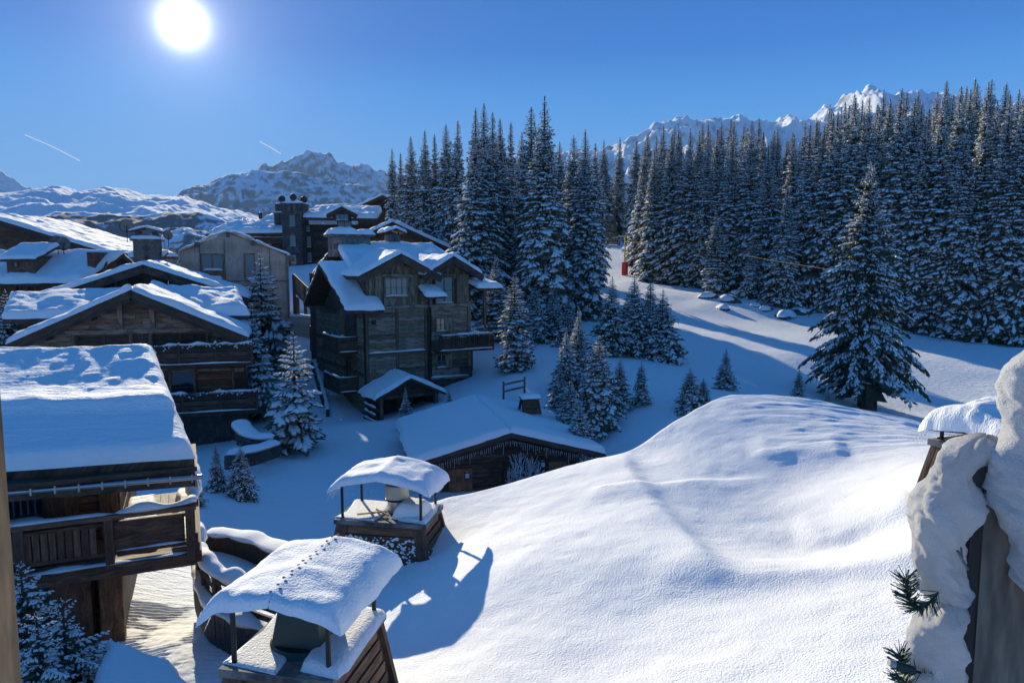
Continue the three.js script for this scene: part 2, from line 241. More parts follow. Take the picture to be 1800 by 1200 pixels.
// ---------------------------------------------------------------- spruces
function buf() { return { p: [], i: [] }; }
function kite(b, o, tip, s, w, fold) { // folded green spray: 4 faces
  const n = b.p.length / 3, m = V().lerpVectors(o, tip, 0.5); b.p.push(o.x, o.y, o.z, m.x + s.x * w, m.y - fold, m.z + s.z * w, tip.x, tip.y, tip.z, m.x - s.x * w, m.y - fold, m.z - s.z * w, m.x, m.y + fold * 0.4, m.z);
  b.i.push(n, n + 1, n + 4, n + 1, n + 2, n + 4, n + 2, n + 3, n + 4, n + 3, n, n + 4);
}
function lump(b, o, tip, s, w, h, fold) { // cushion of snow: 8 faces
  const n = b.p.length / 3, l = V().lerpVectors(o, tip, 0.45), a = V().lerpVectors(o, tip, 0.22), c = V().lerpVectors(o, tip, 0.75);
  b.p.push(o.x, o.y, o.z, l.x + s.x * w, l.y - fold, l.z + s.z * w, tip.x, tip.y - fold * 0.4, tip.z, l.x - s.x * w, l.y - fold, l.z - s.z * w, a.x, a.y + h, a.z, c.x, c.y + h * 0.8, c.z);
  b.i.push(n, n + 1, n + 4, n + 1, n + 5, n + 4, n + 1, n + 2, n + 5, n + 2, n + 3, n + 5, n + 3, n + 4, n + 5, n + 3, n, n + 4, n, n + 3, n + 1, n + 1, n + 3, n + 2);
}
function spruce({ seed, H, R, step, per, twigs, snow = 0.85, thick = 1, skirt = 0.04, power = 0.9, droop = 0.5, ragged = 0.3, shag = 1, width = 1, tl = 1 }) {
  const r = rng(seed), green = buf(), white = buf(), up = V(0, 1, 0), dir = V(), side = V(), o = V(), tip = V(), td = V();
  const y0 = H * skirt, lean = (r() - 0.5) * 0.02 * H;
  const trunkAt = (y) => V(lean * (y / H) ** 2, y, 0);
  const lob = [r() * 6, r() * 6];
  for (let y = y0; y < H * 0.985; y += step * mix(1, 0.62, y / H) * (0.75 + r() * 0.5)) {
    const f = (y - y0) / (H - y0), n = Math.max(3, Math.round(per * (f > 0.85 ? 0.65 : 1))), turn = r() * 7;
    const tierSkip = r() < 0.06 ? 0.55 : 1;
    for (let k = 0; k < n; k++) {
      const az = turn + k / n * Math.PI * 2 + (r() - 0.5) * 0.5, lobe = 1 + ragged * 0.5 * Math.sin(az * 2 + lob[0] + f * 5) + ragged * (r() - 0.5) * 1.6;
      const L = (R * (1 - f) ** power * Math.min(1, 0.72 + f * 4) + H * 0.003) * lobe * tierSkip; if (L < 0.01 * R) continue;
      const bare = r() < 0.16 ? 0.35 : 1; dir.set(Math.cos(az), 0, Math.sin(az)); side.set(-dir.z, 0, dir.x);
      const rise = mix(0.12, 0.75, f * f), dr = mix(droop, 0.25, f) * (0.8 + r() * 0.5), base = trunkAt(y);
      const on = (t) => V(base.x + dir.x * L * t, base.y + L * (rise * t - dr * t * t), base.z + dir.z * L * t);
      const m = Math.max(2, Math.round(twigs * Math.min(1, 0.35 + L / R)));
      for (let q = 0; q <= m; q++) {
        const end = q === m, t = end ? 0.72 : 0.18 + 0.72 * (q + r() * 0.5) / m, s = end ? 0 : (q % 2 ? 1 : -1);
        o.copy(on(t));
        td.copy(dir).multiplyScalar(end ? 1 : 0.62).addScaledVector(side, s * (0.55 + r() * 0.35)); td.y += end ? rise - 2 * dr * t : -0.12 + rise * 0.4 - dr * 0.5; td.normalize();
        const len = (end ? 0.42 : 0.5 * (1 - t) + 0.2) * tl * L * (0.75 + r() * 0.5) + H * mix(0.0045, 0.002, f); tip.copy(o).addScaledVector(td, len); tip.y -= len * (0.12 + r() * 0.18);
        const sd = V(-td.z, 0, td.x).normalize(), w = (len * 0.24 + H * 0.003 * (1 - f * 0.7)) * width;
        kite(green, o, tip, sd, w * 1.1, w * 0.7);
        if (r() < snow * bare) { const a = o.clone(), b = V().lerpVectors(o, tip, 0.75 + r() * 0.22); const up2 = w * 0.1; a.y += up2; b.y += up2; lump(white, a, b, sd, w * (0.75 + r() * 0.4), thick * w * (0.45 + r() * 0.5), w * 0.62); }
        for (let h = 0; h < shag; h++) { // hanging twigs under the branch
          const c = V().lerpVectors(o, tip, 0.25 + r() * 0.7), n0 = green.p.length / 3, lw = w * (0.4 + r() * 0.5), ll = w * (1 + r() * 1.3), ax = r() * 3.14, cx = Math.cos(ax) * lw, cz = Math.sin(ax) * lw;
          green.p.push(c.x - cx, c.y - w * 0.2, c.z - cz, c.x + cx, c.y - w * 0.2, c.z + cz, c.x + td.x * ll * 0.3, c.y - ll, c.z + td.z * ll * 0.3); green.i.push(n0, n0 + 1, n0 + 2);
        }
      }
      // inner, darker growth near the stem
      if (f < 0.9) { o.copy(on(0.02)); tip.copy(on(0.5)); tip.y -= L * 0.22; kite(green, o, tip, side, L * 0.16, L * 0.12); }
    }
  }
  for (let k = 0; k < 5; k++) { const a = k * 1.3 + seed; o.copy(trunkAt(H * (0.965 + k * 0.006))); tip.copy(o).add(V(Math.cos(a) * H * 0.006, H * 0.012, Math.sin(a) * H * 0.006)); lump(white, o, tip, V(-Math.sin(a), 0, Math.cos(a)), H * 0.004, H * 0.004, H * 0.001); }
  const trunk = new THREE.CylinderGeometry(H * 0.0025, H * 0.016, H, 7, 6); trunk.translate(0, H / 2, 0); { const p = trunk.attributes.position; for (let i = 0; i < p.count; i++) p.setX(i, p.getX(i) + lean * (p.getY(i) / H) ** 2); }
  return { H, trunk, green: meshOf(green.p, green.i), white: meshOf(white.p, white.i) };
}
const tall = [11, 12, 13, 14, 15, 16].map((seed, k) => spruce({ seed, H: 22, R: [2.8, 3.2, 2.5, 3.0, 2.6, 3.4][k], step: 0.36, per: 8, twigs: 8, tl: 0.8, width: 0.75, snow: 0.9, ragged: 0.45, power: [0.85, 0.95, 0.8, 0.9, 0.75, 1][k], thick: 0.9 }));
const slim = [21, 22, 23].map((seed, k) => spruce({ seed, H: 20, R: [2.1, 1.9, 2.4][k], step: 0.34, per: 7, twigs: 7, tl: 0.8, width: 0.8, snow: 0.88, ragged: 0.45, power: 0.75, droop: 0.65 }));
const young = [31, 32, 33, 34, 35].map((seed, k) => spruce({ seed, H: 6, R: [1.35, 1.6, 1.15, 1.5, 1.25][k], step: 0.2, per: 7, twigs: 8, tl: 0.75, width: 0.8, snow: 0.88, thick: 1.1, power: 0.9, ragged: 0.4, droop: [0.35, 0.5, 0.3, 0.6, 0.4][k] }));
const sparse = [41, 42].map((seed, k) => spruce({ seed, H: 6, R: 1.45, step: 0.36, per: 5, twigs: 7, snow: 0.95, thick: 1.1, ragged: 0.55, droop: 0.3, width: 0.8, shag: 0, skirt: 0.08 }));
const lone = spruce({ seed: 57, H: 17.5, R: 4.1, step: 0.23, per: 8, twigs: 22, tl: 0.36, snow: 0.66, thick: 0.9, power: 0.72, ragged: 0.85, droop: 0.42, skirt: 0.1, width: 0.75, shag: 1 });
const treeKinds = new Map();
function treeAt(px, py, d, kind, label, group, { sink = 0, turn, w = 1, name = 'spruce_tree' } = {}) {
  const top = P(px, py, d), y = ground(top.x, top.z) - sink, h = top.y - y, s = h / kind.H, r = rng(Math.round(px * 7 + py * 131 + d));
  let t = treeKinds.get(kind);
  if (!t) { t = new THREE.Group(); part('trunk', kind.trunk, M.bark, t); const c = part('crown', kind.green, M.needles, t); part('snow', kind.white, M.snowFar, c).userData.kind = 'stuff'; treeKinds.set(kind, t); }
  const o = t.clone(); o.name = numbered(name); o.position.set(top.x, y, top.z); o.scale.set(s * w, s, s * w); o.rotation.y = turn ?? r() * 6.28; scene.add(o);
  if (h < 0.5 || h > 34) console.log('tree height', px, py, d, h.toFixed(1));
  return tag(o, label, 'tree', group);
}
const ordinal = ['first', 'second', 'third', 'fourth', 'fifth', 'sixth', 'seventh', 'eighth', 'ninth', 'tenth', 'eleventh', 'twelfth', 'thirteenth', 'fourteenth', 'fifteenth', 'sixteenth', 'seventeenth', 'eighteenth', 'nineteenth', 'twentieth', 'twenty-first', 'twenty-second', 'twenty-third', 'twenty-fourth', 'twenty-fifth', 'twenty-sixth', 'twenty-seventh', 'twenty-eighth', 'twenty-ninth', 'thirtieth', 'thirty-first', 'thirty-second', 'thirty-third', 'thirty-fourth', 'thirty-fifth', 'thirty-sixth', 'thirty-seventh', 'thirty-eighth', 'thirty-ninth', 'fortieth'];
const pick = (list, k) => list[k % list.length];
// front row of the forest along the piste
[[1152, 258, 112], [1180, 236, 110], [1214, 226, 107], [1246, 240, 104], [1290, 236, 100], [1322, 212, 98], [1352, 252, 95], [1424, 216, 90], [1466, 200, 88], [1502, 172, 86], [1548, 196, 84], [1586, 166, 82], [1628, 200, 80], [1662, 176, 79], [1702, 214, 77], [1738, 172, 77], [1776, 192, 75], [1806, 168, 74], [1845, 160, 74]]
  .forEach(([px, py, d], k) => treeAt(px, py, d, k % 4 === 3 ? pick(slim, k) : pick(tall, k * 5 + 1), `tall snow-laden spruce along the piste edge, ${ordinal[k]} from the red-padded lift mast`, 'front row of the piste forest'));
treeAt(1260, 372, 97, young[2], 'short pale snowy spruce standing before the front row of piste forest', 'small trees at the forest edge');
treeAt(1386, 326, 88, slim[2], 'bright narrow snowy spruce standing alone before the forest edge', 'small trees at the forest edge', { w: 1.25 });
treeAt(1325, 420, 93, young[1], 'small snowy spruce tucked at the foot of the forest wall', 'small trees at the forest edge');
treeAt(1655, 530, 77, young[3], 'low snowy young spruce at the forest edge behind the lone big spruce', 'small trees at the forest edge');
{ // rows behind: only their tops show
  const r = rng(99), sky = [[1050, 240], [1100, 226], [1150, 213], [1240, 206], [1320, 200], [1400, 212], [1450, 188], [1500, 160], [1600, 148], [1680, 140], [1755, 132], [1860, 142]];
  const top = (px) => { let k = 0; while (k < sky.length - 2 && px > sky[k + 1][0]) k++; return mix(sky[k][1], sky[k + 1][1], clamp((px - sky[k][0]) / (sky[k + 1][0] - sky[k][0]))); };
  for (let row = 0, n = 0; row < 3; row++, n = 0) for (let px = row < 2 ? 1134 + row * 5 : 1062; px < 1858; px += 20 + r() * 12) {
    n++; const d = [104, 126, 152][row] + r() * 14 - (px - 1450) * 0.03, jag = r() * r() * 46;
    treeAt(px, top(px) + jag + (2 - row) * 10 + (px > 1340 && px < 1450 && row === 2 ? 14 : 0), d, r() < 0.55 ? pick(slim, Math.floor(r() * 3)) : pick(tall, Math.floor(r() * 6)), [`snowy spruce rising just behind the front row of the forest, ${ordinal[n - 1]} from the valley side`, `snowy spruce top in the middle depth of the forest, ${ordinal[n - 1]} from the valley side`, `snowy spruce top on the skyline of the piste forest, ${ordinal[n - 1]} from the valley side`][row], 'forest behind the piste, row ' + ['one', 'two', 'three'][row]);
  }
}
// the tall stand behind the wooden chalet
[[688, 262, 104], [703, 268, 108], [722, 240, 100], [747, 229, 97], [764, 236, 99], [784, 219, 95], [803, 212, 93]].forEach(([px, py, d], k) => treeAt(px, py, d, pick(slim, k), `slender snowy spruce behind the hotel roofs, ${ordinal[k]} from the mountain peak`, 'spruces behind the hotel'));
[[834, 190, 73], [849, 182, 76], [864, 198, 79], [881, 208, 83], [897, 214, 88], [917, 232, 92], [934, 188, 77], [957, 169, 68], [1010, 238, 86], [1030, 228, 78], [985, 250, 95], [1046, 252, 100]].forEach(([px, py, d], k) => treeAt(px, py, d, [tall[1], tall[3], slim[0], tall[0], slim[1], tall[2], slim[2], tall[5], tall[4], tall[3], tall[0], slim[0]][k], ['tall spruce with a double-topped crown beside the wooden chalet', 'spruce with the highest top of the cluster beside the wooden chalet', 'spruce with a bent-looking narrow top in the chalet cluster', 'spruce filling the middle of the cluster right of the chalet', 'thin spruce top between the two highest spruce groups', 'low spruce top in the gap before the tallest spruce', 'narrow spruce top leaning against the tallest spruce', 'tallest snowy spruce of all, between chalet and piste', 'spruce behind the twin-topped tree next to the piste gap', 'dark broad spruce standing nearest to the red lift mast gap', 'short spruce top in the notch right of the tallest spruce', 'distant slim spruce beyond the gap above the lift mast'][k], 'spruces between chalet and piste'));
// middle trees between chalet and piste
[[872, 452, 62, 0, 'snowy spruce pressed against the chalet end balcony'], [904, 478, 51, 2, 'slim snowy spruce with bare trunk standing alone beside the chalet'], [940, 498, 62, 1, 'bluish spruce in the thicket under the tallest spruce'], [975, 505, 64, 3, 'shaded spruce in the thicket nearest to the piste'], [918, 520, 60, 4, 'small shaded spruce at the back of the chalet clearing'], [1000, 520, 60, 1, 'shaded spruce behind the clump of young trees'],
  [1017, 540, 48, 2, 'young snowy spruce with the highest tip at the front clump'], [996, 580, 46, 3, 'low heavily snowed spruce at the chalet side of the clump'], [1053, 588, 41.5, 1, 'bushy bright snow-covered young spruce in the middle of the clump'], [1076, 486, 56, 0, 'young spruce at the top of the dark clump below the piste'], [1116, 484, 57, 3, 'broad young spruce in the dark clump below the piste'], [1144, 487, 57, 4, 'thin-topped young spruce in the dark clump below the piste'], [1166, 508, 56, 1, 'last young spruce of the dark clump on the piste side'],
  [1090, 628, 43, 4, 'small snowy spruce right against the bushy bright one'], [1128, 634, 43.5, 2, 'small narrow snowy spruce right of the bushy clump'], [1214, 645, 42, 1, 'small snowy spruce just above the crest of the foreground roof'], [1237, 663, 42.5, 0, 'tiny snowy spruce beside the one above the roof crest'], [1277, 612, 47, 4, 'small dark spruce alone on the shaded slope above the roof crest'], [1020, 706, 35.5, 3, 'small snowy spruce beside the hut roof'], [1001, 668, 39, 1, 'low snow-buried spruce behind the hut chimney'], [1406, 648, 48, 2, 'thin sparse sapling on the shaded slope between the roof crest and the lone spruce'], [1456, 682, 46, 4, 'tiny dark spruce next to the lone big spruce'], [1035, 640, 45, 0, 'young spruce half hidden behind the bushy bright spruce'], [985, 640, 44, 4, 'low snowy spruce on the clearing edge']]
  .forEach(([px, py, d, k, label]) => treeAt(px, py, d, young[k], label, 'young spruces in the shaded hollow', { w: py > 600 ? 1.4 : 1.25 }));
treeAt(1533, 284, 51, lone, 'big ragged dark spruce standing alone in front of the piste', undefined, { turn: 1.2, w: 0.68 });
// left side, round the chalets
[[456, 442, 57, 1, 1, 'tall open-branched snowy spruce in front of the grey gabled building'], [476, 500, 58, 0, 1, 'snowy spruce close behind the open-branched one by the grey building'], [441, 532, 47, 1, 1.05, 'snowy spruce beside the balconies of the gabled chalet'], [487, 566, 57, 0, 1, 'shorter snowy spruce by the grey building beside the stair'], [514, 580, 38, 1, 1.15, 'young open snowy spruce standing in the middle of the snowy yard']]
  .forEach(([px, py, d, k, w, label]) => treeAt(px, py, d, sparse[k], label, 'spruces between the chalets', { w }));
[[712, 680, 42, 2, 'small snowy spruce in front of the dark porch'], [789, 684, 43.5, 0, 'tiny snowy spruce at the foot of the stone chalet corner'], [378, 778, 30, 4, 'small snowy spruce at the foot of the gabled chalet, nearer its wall'], [421, 780, 29.5, 1, 'small snowy spruce at the foot of the gabled chalet, nearer the yard'], [343, 818, 27, 2, 'little snowy spruce peeking out beside the near balcony'], [8, 508, 47, 3, 'snowy spruce cut by the picture edge beside the back chalet']]
  .forEach(([px, py, d, k, label]) => treeAt(px, py, d, young[k], label, 'small spruces round the chalets', { w: 1.1 }));
[[275, 428, 165], [288, 418, 170], [303, 424, 160], [315, 432, 158], [296, 436, 150]].forEach(([px, py, d], k) => treeAt(px, py, d, pick(slim, k), `distant dark spruce beyond the village roofs, ${ordinal[k]} of the small group`, 'distant spruces beyond the roofs'));
// ---------------------------------------------------------------- pieces that buildings share
const seedOf = rng(4242);
function pickMat(list) { return list[Math.floor(seedOf() * list.length)]; }
function bx(parent, name, mat, w, h, d, x, y, z, ry = 0, rz = 0, rx = 0, label) { return put(part(name, box(w, h, d), mat, parent, label), x, y, z, ry, rz, rx); }
// horizontal boards on the plane z, x0..x1 (or x limits given by height), each board a part; dir 'z' lays them on the plane x
function boards(parent, mats, x0, x1, y0, y1, z, h, { limit, th = 0.05, split = 0, name = 'wall_board', axis = 'x', holes = [] } = {}) {
  for (let y = y0; y < y1 - 0.05; y += h) {
    const hh = Math.min(h, y1 - y), mid = y + hh / 2; let [a, b] = limit ? limit(mid) : [x0, x1]; a = Math.max(a, x0); b = Math.min(b, x1);
    let runs = [[a, b]];
    for (const [ha, hb, hy0, hy1] of holes) if (mid > hy0 && mid < hy1) runs = runs.flatMap(([p, q]) => [[p, Math.min(q, ha)], [Math.max(p, hb), q]]);
    for (const [p, q] of runs) {
      const len = q - p; if (len < 0.15) continue;
      const n = split && len > split * 1.4 ? 2 : 1, cut = n === 2 ? 0.35 + seedOf() * 0.3 : 1;
      for (let k = 0; k < n; k++) {
        const l = Math.round((k ? len * (1 - cut) : len * cut) * 20) / 20 - 0.012, c = k ? p + len * cut + (len * (1 - cut)) / 2 : p + len * cut / 2, out = seedOf() * 0.022;
        if (axis === 'x') bx(parent, name, pickMat(mats), l, hh - 0.02, th, c, mid, z + out);
        else bx(parent, name, pickMat(mats), th, hh - 0.02, l, z + out, mid, c);
      }
    }
  }
}
function uprights(parent, mats, x0, x1, y0, y1, z, w, { th = 0.05, name = 'wall_board', axis = 'x', top } = {}) {
  for (let x = x0; x < x1 - 0.04; x += w) { const ww = Math.min(w, x1 - x) - 0.015, t = top ? Math.round(top(x + ww / 2) * 10) / 10 : y1; if (t - y0 < 0.1) continue; axis === 'x' ? bx(parent, name, pickMat(mats), ww, t - y0, th, x + ww / 2, (t + y0) / 2, z + seedOf() * 0.02) : bx(parent, name, pickMat(mats), th, t - y0, ww, z + seedOf() * 0.02, (t + y0) / 2, x + ww / 2); }
}
// a window on the plane z facing +z: frame, panes, bars, sill with snow
function windowOn(parent, x, y, z, w, h, { cols = 2, rows = 1, frame = M.grey[2], pane = M.glass, snow = true, bar = 0.06, turn = 0, curtain = 0 } = {}) {
  const g = new THREE.Group(); g.name = 'window'; g.position.set(x, y, z); g.rotation.y = turn; parent.add(g);
  const f = bar * 1.3;
  bx(g, 'window_frame', frame, w + f * 2, f, 0.12, 0, h / 2 + f / 2, 0.06); bx(g, 'window_frame', frame, w + f * 2, f, 0.12, 0, -h / 2 - f / 2, 0.06);
  for (const s of [-1, 1]) bx(g, 'window_frame', frame, f, h, 0.12, s * (w / 2 + f / 2), 0, 0.06);
  const pw = (w - bar * (cols - 1)) / cols, ph = (h - bar * 0.7 * (rows - 1)) / rows;
  for (let i = 0; i < cols; i++) for (let j = 0; j < rows; j++) bx(g, 'pane', curtain && (i + j) % 2 < curtain ? M.curtain : pane, pw, ph, 0.03, -w / 2 + pw / 2 + i * (pw + bar), -h / 2 + ph / 2 + j * (ph + bar * 0.7), 0.025);
  for (let i = 1; i < cols; i++) bx(g, 'glazing_bar', frame, bar, h, 0.06, -w / 2 + i * (pw + bar) - bar / 2, 0, 0.05);
  for (let j = 1; j < rows; j++) bx(g, 'glazing_bar', frame, w, bar * 0.7, 0.05, 0, -h / 2 + j * (ph + bar * 0.7) - bar * 0.35, 0.045);
  if (snow) part('sill_snow', snowLine([V(-w / 2 - f, -h / 2 + 0.005, 0.1), V(w / 2 + f, -h / 2 + 0.005, 0.1)], 0.16, 0.07, { seed: x }), M.snow, g);
  return g;
}
// pitched roof half: eave a-b, ridge d-c; a plate of boards with its snow
function roofSide(parent, a, b, c, d, { th = 0.28, t = 0.35, mat = M.fascia, snow = M.snow, seed = 1, extra, name = 'roof', rough, wob, rim, lift = 0.012, sag = 0 } = {}) {
  const r = part(name, plate(a, b, c, d, th), mat, parent);
  part('roof_snow', snowSlab(a, b, c, d, t, { seed, extra, rough, wob, rim, lift, sag }), snow, r); return r;
}
// a gable roof over x -hw..hw, ridge at y yr along z from z0 (front) to z1 (back); eaves at ye
function gableRoof(parent, cx, hw, ye, yr, z0, z1, o = {}) {
  const g = []; for (const s of [-1, 1]) { const e0 = V(cx + s * hw, ye, z0), e1 = V(cx + s * hw, ye, z1), r0 = V(cx, yr, z0), r1 = V(cx, yr, z1); g.push(s < 0 ? roofSide(parent, e1, e0, r0, r1, { ...o, seed: (o.seed ?? 1) + 3 }) : roofSide(parent, e0, e1, r1, r0, o)); }
  return g;
}
function bargeBoards(parent, cx, hw, ye, yr, z, mat = M.dark[1], h = 0.3, drop = 0.1) { for (const s of [-1, 1]) { const len = Math.hypot(hw, yr - ye); bx(parent, 'barge_board', mat, len, h, 0.07, cx + s * hw / 2, (ye + yr) / 2 - h / 2 - drop, z, 0, -s * Math.atan2(yr - ye, hw)); } }
function garland(parent, a, b, seed, { drop = 0.25, snow = true, lumps = 1 } = {}) { // fir garland with snow along a rail
  const r = rng(seed), g = buf(), w = buf(), len = a.distanceTo(b), n = Math.ceil(len * 26), o = V(), tip = V();
  for (let k = 0; k < n; k++) {
    o.lerpVectors(a, b, r()); o.y += 0.05 - r() * drop * (0.6 + 0.4 * Math.sin(o.x * 5 + o.z * 5)); o.z += (r() - 0.5) * 0.16; o.x += (r() - 0.5) * 0.1;
    const az = r() * 6.28; tip.set(o.x + Math.cos(az) * 0.1, o.y - 0.05 + r() * 0.12, o.z + Math.sin(az) * 0.1 + 0.03); kite(g, o, tip, V(-Math.sin(az), 0, Math.cos(az)), 0.035, 0.02);
    if (snow && r() < 0.5) { o.y += 0.02; tip.y += 0.02; lump(w, o, tip, V(-Math.sin(az), 0, Math.cos(az)), 0.04 * lumps, 0.035 * lumps, 0.02); }
  }
  const m = part('garland', meshOf(g.p, g.i), M.needles, parent); m.userData.kind = 'stuff'; if (w.p.length) part('garland_snow', meshOf(w.p, w.i), M.snowFar, m).userData.kind = 'stuff'; return m;
}
function dish(parent, x, y, z, r, turn = 0.5) { const g = part('satellite_dish', new THREE.SphereGeometry(r * 1.6, 14, 5, 0, 6.3, 0, 0.68), M.concrete, parent); g.position.set(x, y, z); g.rotation.set(-1.25, 0, turn); g.translateY(-r * 1.3); put(part('dish_pole', new THREE.CylinderGeometry(0.03, 0.03, r * 2.4, 6), M.black, parent), x, y - r * 1.2, z - 0.1); }

// ---------------------------------------------------------------- the wooden chalet in the middle
{
  const C = P(645, 732, 48), g = thing('wooden_chalet', 'weathered grey plank chalet with two snowy dormers and small balconies', 'chalet', V(C.x, C.y - 0.2, C.z), 31 * RAD);
  const W = 7.8, D = 13;
  bx(g, 'wall', M.dark[1], W - 0.1, 10.4, D, W / 2, 4.4, -D / 2 - 0.08);
  for (const x of [0.1, 2.2, 4.3]) bx(g, 'wall_post', M.grey[2], 0.2, 7.5, 0.16, x, 3.75, 0.06);
  bx(g, 'wall_post', M.grey[0], 0.22, 5.2, 0.16, W - 0.12, 5.1, 0.06);
  boards(g, M.grey, 0.2, 2.1, 0.4, 7.35, 0.02, 0.29); boards(g, M.grey, 2.3, 4.2, 0.4, 7.35, 0.02, 0.29);
  boards(g, M.grey, 4.75, 7.55, 2.45, 7.35, 0.02, 0.29, { holes: [[5.05, 6.2, 5.55, 6.6], [5.05, 6.2, 3.0, 4.1]] });
  bx(g, 'beam', M.grey[1], W + 0.2, 0.2, 0.22, W / 2, 7.46, 0.1);
  bx(g, 'beam', M.grey[2], 4.2, 0.14, 0.2, 2.2, 4.35, 0.08); part('ledge_snow', snowLine([V(0.1, 4.42, 0.12), V(4.3, 4.42, 0.12)], 0.22, 0.09), M.snow, g);
  bx(g, 'beam', M.grey[1], 3.0, 0.14, 0.3, 6.1, 2.38, 0.1); part('ledge_snow', snowLine([V(4.6, 2.45, 0.16), V(7.6, 2.45, 0.16)], 0.26, 0.1), M.snow, g);
  part('downpipe', tube([V(4.5, 8.5, 0.35), V(4.5, 7.9, 0.2), V(4.5, 7.0, 0.16), V(4.5, 0.3, 0.16)], 0.07, 8, 20), M.black, g);
  // stone corner and plinth, stone by stone
  { const r = rng(5); for (let y = 0; y < 3.1; y += 0.24) for (let x = 6.95; x < 7.8;) { const w = Math.min(0.25 + r() * 0.3, 7.85 - x); bx(g, 'stone', pickMat(M.stone), Math.round(w * 20) / 20 - 0.02, 0.22, 0.2, x + w / 2, y + 0.12, 0.06 + r() * 0.05); x += w; }
    for (let y = 0; y < 2.2; y += 0.24) for (let x = 4.7; x < 6.9;) { const w = Math.min(0.3 + r() * 0.35, 6.95 - x); if (!(x > 5.2 && x < 6.4 && y < 1.7)) bx(g, 'stone', pickMat(M.stone), Math.round(w * 20) / 20 - 0.02, 0.22, 0.2, x + w / 2, y + 0.12, -0.03 + r() * 0.04); x += w; } }
  bx(g, 'basement_opening', M.black, 1.2, 1.6, 0.05, 5.8, 0.85, 0.0);
  windowOn(g, 5.45, 6.1, 0.03, 0.62, 0.85, { cols: 2, rows: 2, frame: M.grey[3] }); bx(g, 'shutter', M.grey[3], 0.42, 0.95, 0.06, 6.05, 6.1, 0.1, 0, 0, 0, 'pale open wooden shutter');
  windowOn(g, 5.45, 3.55, 0.03, 0.62, 0.85, { cols: 2, rows: 2, frame: M.grey[3] }); bx(g, 'shutter', M.grey[3], 0.42, 0.95, 0.06, 6.05, 3.55, 0.1, 0, 0, 0, 'pale open wooden shutter');
  // balcony on the right
  { const b = new THREE.Group(); b.name = 'balcony'; b.position.set(6.9, 4.35, 0.65); g.add(b);
    bx(b, 'deck', M.dark[1], 4.2, 0.16, 1.3, 0, 0, 0); bx(b, 'handrail', M.dark[1], 4.2, 0.1, 0.14, 0, 1.05, 0.6); bx(b, 'handrail', M.dark[0], 4.2, 0.08, 0.08, 0, 0.2, 0.6);
    for (let k = 0; k < 26; k++) bx(b, 'baluster', pickMat(M.dark), 0.11, 0.84, 0.05, -2.05 + k * 0.164, 0.62, 0.6);
    for (const x of [-2.05, 0, 2.05]) bx(b, 'post', M.dark[2], 0.14, 1.2, 0.14, x, 0.55, 0.6);
    part('rail_snow', snowLine([V(-2.1, 1.1, 0.6), V(2.1, 1.1, 0.6)], 0.17, 0.1, { rough: 0.5 }), M.snow, b); part('deck_snow', snowLine([V(-2.1, 0.08, 0.66), V(2.1, 0.08, 0.66)], 0.12, 0.06), M.snow, b);
    garland(b, V(-2.1, 1.1, 0.68), V(2.1, 1.1, 0.68), 61, { drop: 0.3 }); bx(g, 'balcony_side', M.dark[1], 0.1, 1.0, 3.4, W + 1.1, 4.9, -0.9); bx(g, 'balcony_side', M.dark[0], 1.2, 0.16, 3.6, W + 0.6, 4.36, -1.8); }
  bx(g, 'eave_post', M.grey[2], 0.2, 2.6, 0.2, W + 0.9, 7.3, 0.5); bx(g, 'side_wall', M.dark[0], 1.0, 4.2, 3, W + 0.45, 6.6, -3.2); bx(g, 'side_wall', M.dark[0], 0.6, 3.4, 0.5, W + 0.4, 2.6, -1.2);
  // upper storey: upright boards under the dormers, windows
  uprights(g, M.grey, 0.1, 1.35, 7.56, 9.5, 0.0, 0.22); uprights(g, M.grey, 3.1, 4.9, 7.56, 9.6, 0.0, 0.22); uprights(g, M.grey, 6.75, 7.7, 7.56, 9.6, 0.0, 0.2);
  uprights(g, M.grey, 1.35, 3.3, 7.56, 8.05, 0.0, 0.22); bx(g, 'lintel', M.grey[1], 2.2, 0.2, 0.2, 2.3, 9.55, 0.08); bx(g, 'lintel', M.grey[2], 2.1, 0.2, 0.2, 5.9, 9.6, 0.08);
  windowOn(g, 2.2, 8.75, 0.02, 1.5, 1.15, { cols: 4, rows: 2, frame: M.grey[3], bar: 0.07, curtain: 2 }); windowOn(g, 5.75, 8.5, 0.02, 1.3, 1.75, { cols: 2, rows: 2, frame: M.grey[2] });
  for (const [c, hw] of [[2.3, 2.15], [5.95, 1.7]]) uprights(g, M.grey, c - hw + 0.1, c + hw - 0.1, 9.3, 10.4, -0.05, 0.24, { top: (x) => 10.6 - Math.abs(x - c) * 0.5 });
  gableRoof(g, 2.2, 2.9, 9.55, 11.0, 1.0, -6.0, { t: 0.3, seed: 3, th: 0.3 }); gableRoof(g, 6.05, 2.25, 9.6, 10.85, 1.0, -6.0, { t: 0.3, seed: 9, th: 0.3 });
  bargeBoards(g, 2.2, 2.9, 9.55, 11.0, 1.02, M.dark[1], 0.42); bargeBoards(g, 6.05, 2.25, 9.6, 10.85, 1.02, M.dark[0], 0.42);
  // main roof, seen from the eave side, and its far half
  roofSide(g, V(-0.2, 9.6, -1.4), V(9.2, 9.6, -1.4), V(8.6, 11.75, -8), V(0.6, 11.75, -8), { t: 0.38, seed: 15 });
  roofSide(g, V(8.6, 9.2, -15), V(0.6, 9.2, -15), V(0.6, 11.75, -8.05), V(8.6, 11.75, -8.05), { t: 0.3, seed: 16 });
  roofSide(g, V(7.7, 8.65, 1.5), V(9.6, 8.65, 1.5), V(9.5, 9.6, -3), V(7.7, 9.6, -3), { t: 0.28, seed: 19, th: 0.2 });
